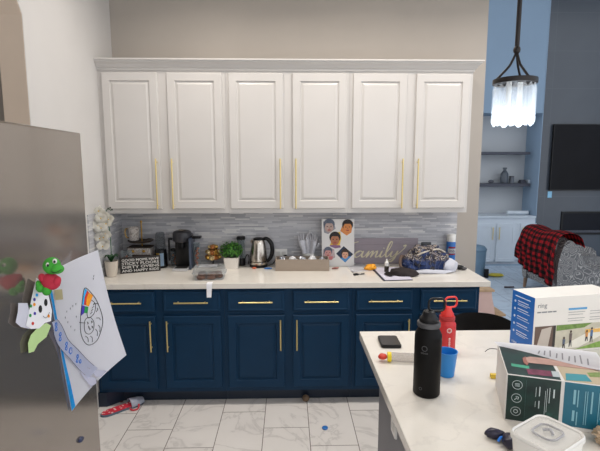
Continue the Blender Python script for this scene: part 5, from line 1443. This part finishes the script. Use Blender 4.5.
def shelf(v, lab, th=.045):
    pL, pR = at(478, v, 'y', FY-.30), at(530.5, v, 'y', FY-.30)
    bm = B(); box(bm, 2.6, pR.x, FY-.30, FY-.003, pR.z-th/2, pR.z+th/2, .002)
    whole('wall_shelf', bm, mat('shelf_dark', (56, 60, 74), .5), lab, 'shelf', (0, 0, 0), smooth=False)
    return pR.z+th/2
s1 = shelf(153.2, 'upper dark floating shelf in the living room niche')
s2 = shelf(185, 'lower dark floating shelf holding a bottle vase in the niche', .055)
yv = FY-.17
def X_at(u, v): return at(u, v, 'y', yv).x
t = thing('vase', 'dark grey bottle shaped vase on the lower niche shelf', 'vase', (X_at(504.5, 175), yv, s2+.0005))
mesh('body', lathe(B(), [(.05, 0), (.066, .01), (.07, .06), (.066, .16), (.045, .2), (.026, .22), (.026, .245), (.036, .25), (.036, .275), (0, .277)], 24), mat('vase_grey', (74, 82, 92), .4), t)
t = thing('candle_jar', 'small grey jar right of the bottle vase on the niche shelf', 'jar', (X_at(511.6, 178), yv, s2+.0005))
mesh('jar', lathe(B(), [(.036, 0), (.04, .004), (.04, .10), (.034, .105)], 20), mat('jar_grey', (92, 98, 108), .4), t)
mesh('lid', lathe(B(), [(.04, .1055), (.042, .108), (.042, .125), (0, .127)], 20), mat('lid_grey', (70, 74, 82), .4), t)
bm = B(); box(bm, -.05, .05, -.05, .05, 0, .035, .004); box(bm, -.04, .04, -.045, .045, .0355, .06, .004)
whole('book', bm, mat('book_dark', (60, 64, 76), .6), 'dark books stacked at the right of the lower niche shelf', 'book', (X_at(522, 182), yv, s2+.0005), smooth=False)
bm = B(); box(bm, -.05, .05, -.05, .05, 0, .06, .006)
whole('white_box', bm, mat('box_pale', (170, 182, 194), .5), 'small pale box at the right end of the lower niche shelf', 'box', (X_at(529.3, 182), yv, s2+.0005), smooth=False)
bm = B(); ball(bm, (0, 0, .03), (.05, .03, .03), 2, .2, 5, 2)
whole('figurine', bm, mat('fig_grey', (84, 88, 98), .6), 'low dark ornament left of the vase on the niche shelf', 'ornament', (X_at(491, 183), yv, s2+.0005))
p = at(528, 216.5, 'z', HB)
bm = B(); cyl(bm, (-.2, 0, .036), (.16, -.03, .036), .036, seg=18)
whole('paper_roll', bm, mat('roll_white', (196, 206, 216), .7), 'white paper roll lying on top of the built in cabinet', 'roll', (p.x-.02, FY-.25, HB+.0005))
# TV, fireplace insert
def tv():
    x0 = at(550.5, 180, 'y', CYF-.06).x; zt_, zb = at(575, 124, 'y', CYF-.06).z, at(575, 190.5, 'y', CYF-.06).z
    w = (zt_-zb)*1.78
    t = thing('television', 'large black wall mounted television on the dark fireplace wall', 'television', (x0+w/2, CYF-.04, zb))
    bm = B(); box(bm, x0, x0+w, CYF-.06, CYF-.02, zb, zt_, .004); wpart('case', bm, M_BLACK, t, False)
    bm = B(); box(bm, x0+.012, x0+w-.012, CYF-.0612, CYF-.0603, zb+.02, zt_-.012); wpart('screen', bm, mat('tv_screen', (15, 15, 20), .3, var=.3, scale=2, Specular_IOR_Level=.12), t, False)
    bm = B(); box(bm, x0+w*.3, x0+w*.7, CYF-.0195, CYF-.0005, zb+.2, zt_-.2); wpart('mount', bm, M_BLACKM, t, False)
tv()
def fire():
    x0 = at(560.5, 222, 'y', CYF).x; zt_, zb = at(575, 211.5, 'y', CYF).z, at(575, 234.5, 'y', CYF).z; x1 = x0+1.6
    t = thing('electric_fireplace', 'long black linear fireplace set in the wall below the television', 'fireplace', ((x0+x1)/2, CYF, zb))
    bm = B(); e = .03
    box(bm, x0, x1, CYF-.02, CYF-.0005, zt_-e, zt_); box(bm, x0, x1, CYF-.02, CYF-.0005, zb, zb+e); box(bm, x0, x0+e, CYF-.02, CYF-.0005, zb+e, zt_-e); box(bm, x1-e, x1, CYF-.02, CYF-.0005, zb+e, zt_-e)
    wpart('frame', bm, M_BLACK, t, False)
    bm = B(); box(bm, x0+e, x1-e, CYF-.01, CYF-.0005, zb+e, zt_-e); wpart('glass_front', bm, mat('fire_glass', (20, 22, 30), .3, Specular_IOR_Level=.15), t, False)
    bm = B(); box(bm, x0+e*1.5, x1-e*1.5, CYF-.016, CYF-.0105, zb+e*1.2, zb+e*1.2+.04); wpart('ember_bed', bm, mat('ember_grey', (70, 72, 80), .6, var=.4, scale=60), t, False)
fire()
p = at(549.5, 194.5, 'y', CYF)
bm = B(); box(bm, -.035, .035, -.012, -.0005, -.055, .055, .003)
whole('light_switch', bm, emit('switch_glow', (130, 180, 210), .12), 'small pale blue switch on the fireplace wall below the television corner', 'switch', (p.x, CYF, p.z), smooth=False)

# armchair and throw
def armchair():
    ax, ay = 3.36, 5.42
    t = thing('armchair', 'grey paisley upholstered armchair facing right in the living room', 'armchair', (ax+.55, ay+.4, 0))
    m = M_PAISLEY; x = ax
    bm = B(); box(bm, x+.05, x+1.0, ay+.03, ay+.83, .14, .36, .03); wpart('seat_base', bm, m, t)
    bm = B(); box(bm, x+.22, x+1.02, ay+.145, ay+.715, .365, .47, .04); wpart('seat_cushion', bm, m, t)
    def side(y0, pts):
        out = spline([(x+a, b, 0) for a, b in pts], 4)
        bm = B(); prism(bm, [(p.x, p.y) for p in out], -.115, (0, y0, 0), (1, 0, 0), (0, 0, 1)); bmesh.ops.bevel(bm, geom=[e for e in bm.edges if abs(e.verts[0].co.y-e.verts[1].co.y) < 1e-5], offset=.02, segments=2, affect='EDGES'); return bm
    low = [(.02, .14), (.0, .45), (.05, .70), (.12, .80), (.21, .77), (.29, .62), (.36, .50), (.45, .45), (.75, .44), (.92, .43), (1.0, .40), (1.02, .33), (1.0, .14)]
    high = [(.02, .14), (.0, .45), (.05, .70), (.12, .80), (.21, .77), (.32, .66), (.45, .60), (.75, .60), (.92, .58), (1.0, .52), (1.02, .4), (1.0, .14)]
    wpart('arm', side(ay, low), m, t); wpart('arm', side(ay+.745, high), m, t)
    bm = B(); loft(bm, [[(x+.0+dx, y, z) for y, z in ((ay+.12, .2), (ay+.74, .2), (ay+.74, .72), (ay+.68, .81), (ay+.43, .845), (ay+.18, .81), (ay+.12, .72))] for dx in (.03, .2)]); wpart('backrest', bm, m, t)
    for sx in (.03, .95):
        for sy in (.06, .78):
            bm = B(); cyl(bm, (x+sx, ay+sy, .139), (x+sx-.01, ay+sy, .001), .028, .018); wpart('leg', bm, mat('leg_oak', (128, 104, 84), .5), t)
    # throw over the back, hanging on the rear side
    prof = spline([(x+.30, .72, 0), (x+.235, .86, 0), (x+.10, .905, 0), (x-.015, .86, 0), (x-.055, .70, 0), (x-.07, .50, 0), (x-.06, .32, 0), (x-.05, .14, 0)], 6)
    def fn(u, v):
        i = min(len(prof)-2, int(u*(len(prof)-1))); f = u*(len(prof)-1)-i; c = prof[i].lerp(prof[i+1], f)
        y = ay-.05+.86*v
        fold = (.016+.030*u)*math.sin(v*21+1.5*math.sin(u*4))*(min(1, max(0, u-.2)*2)) 
        drop = 0
        zz = c.y + .02*math.sin(v*9)*(1-u)
        hang = max(0, u-.45)
        zz += hang*(.62*v + .12*math.sin(v*5.2+.6))
        return V((c.x - abs(fold)-.10*hang*(v), y+.05*hang*math.sin(v*6), zz))
    o = mesh('throw_blanket', sheet(B(), fn, 44, 44, .006), M_PLAID)
    tag(o, 'red and black checked throw blanket draped over the armchair back', 'blanket')
armchair()

# trash can beyond the wall end
p = at(478.5, 277, 'z', 0)
t = thing('trash_can', 'slim blue grey trash can standing beyond the end of the kitchen wall', 'trash can', (p.x-.02, p.y+.1, 0))
zt_ = at(480, 246, 'y', p.y).z
mesh('bin', lathe(B(), [(.13, .001), (.14, .02), (.155, zt_-.09), (0, zt_-.09)], 28), mat('bin_bluegrey', (110, 138, 160), .5), t)
mesh('lid', lathe(B(), [(.16, zt_-.0895), (.162, zt_-.06), (.13, zt_-.015), (.06, zt_), (0, zt_)], 28), mat('bin_lid', (100, 128, 150), .45), t)
mesh('pedal', box(B(), .09, .15, -.17, -.12, .001, .14, .01), M_BLACK, t)
p = at(495.5, 276, 'z', 0)
bm = B(); ball(bm, (0, 0, .02), (.12, .085, .02), 3, .3, 6, 2)
for v in bm.verts: v.co.z = max(0, v.co.z)
whole('yellow_toy', bm, mat('toy_yellow', (206, 190, 60), .6), 'flat yellow toy lying on the living room floor', 'toy', (p.x, p.y, .0005))
p = at(510, 288, 'z', 0)
bm = B(); tube(bm, [(-.08, 0, .013), (.0, 0, .013), (.06, .01, .013)], [.012, .012, .010], 8)
whole('toy_stick', bm, mat('stick_brown', (70, 60, 66), .6), 'thin dark stick lying on the floor behind the white carton', 'stick', (p.x, p.y, .0005))

# pink step stool beyond cabinet end
def steps():
    y0 = 4.05
    xA = at(480, 300, 'y', y0).x; xB = at(492.5, 300, 'y', y0).x; xC = at(505.5, 300, 'y', y0).x
    zt1 = at(485, 289.5, 'y', y0).z; zt2 = at(500, 314, 'y', y0).z
    t = thing('step_stool', 'pink two step childrens stool with wooden treads beyond the navy cabinet end', 'step stool', ((xA+xC)/2-.1, y0+.2, 0))
    pk = mat('stool_pink', (206, 176, 168), .55, var=.04); wd = mat('tread_wood', (176, 148, 116), .5, var=.12, scale=30)
    x0 = xA-.25
    for s in (0, .36):
        out = [(x0, 0), (x0, zt1-.022), (xB-.01, zt1-.022), (xB-.004, zt1-.08), (xB+.02, zt2+.06), (xB+.03, zt2-.002), (xC-.02, zt2-.022), (xC-.012, zt2-.07), (xC+.01, zt2-.17), (xC+.05, 0.001), (xC-.03, 0.001), (xC-.08, zt2*.32), (x0+.12, zt2*.32), (x0+.07, 0)]
        bm = B(); prism(bm, [(a, max(.001, b)) for a, b in out], -.018, (0, y0+s, 0), (1, 0, 0), (0, 0, 1)); wpart('side_panel', bm, pk, t, False)
    for a, b, z in ((x0-.01, xB+.012, zt1), (xB+.034, xC+.008, zt2)):
        bm = B(); box(bm, a, b, y0-.012, y0+.39, z-.0215, z, .004); wpart('tread', bm, wd, t, False)
    bm = B(); box(bm, xB-.03, xB-.012, y0+.02, y0+.358, zt2+.01, zt1-.03); wpart('riser', bm, pk, t, False)
steps()

# ================================================================ light
wd = bpy.data.worlds.new('world'); bpy.context.scene.world = wd; wd.use_nodes = True
bg = wd.node_tree.nodes['Background']; bg.inputs[0].default_value = (.90, .93, .98, 1); bg.inputs[1].default_value = 1.45
def area(name, loc, size, power, col, rot=(0, 0, 0), spread=PI, sy=None):
    l = bpy.data.lights.new(name, 'AREA'); l.energy = power; l.color = col; l.size = size; l.spread = spread
    if sy: l.shape = 'RECTANGLE'; l.size_y = sy
    else: l.shape = 'DISK'
    o = bpy.data.objects.new(name, l); C.objects.link(o); o.location = loc; o.rotation_euler = rot
    return o
WARM = (1, .93, .85)
for x in (-.55, .55, 1.7):
    for y, p_ in ((-.5, 6.2), (2.72, 11.4)):
        area('ceiling_can', (x, y, CEIL-.012), .3, p_, WARM, spread=2.5)
pl_ = bpy.data.lights.new('jamb_fill_light', 'POINT'); pl_.energy = 9; pl_.shadow_soft_size = .12; pl_.color = WARM  # unseen fill added to brighten the jamb of the left opening
po = bpy.data.objects.new('jamb_fill_light', pl_); C.objects.link(po); po.location = (-2.1, 1.0, 2.5)
# living room daylight from tall windows off to the right
area('window_light', (8.9, 5.6, 2.6), 3.0, 30, (.70, .84, 1), rot=(0, PI/2, 0), sy=2.6)
sc = bpy.context.scene
sc.view_settings.view_transform = 'Standard'; sc.view_settings.look = 'None'; sc.view_settings.exposure = .12
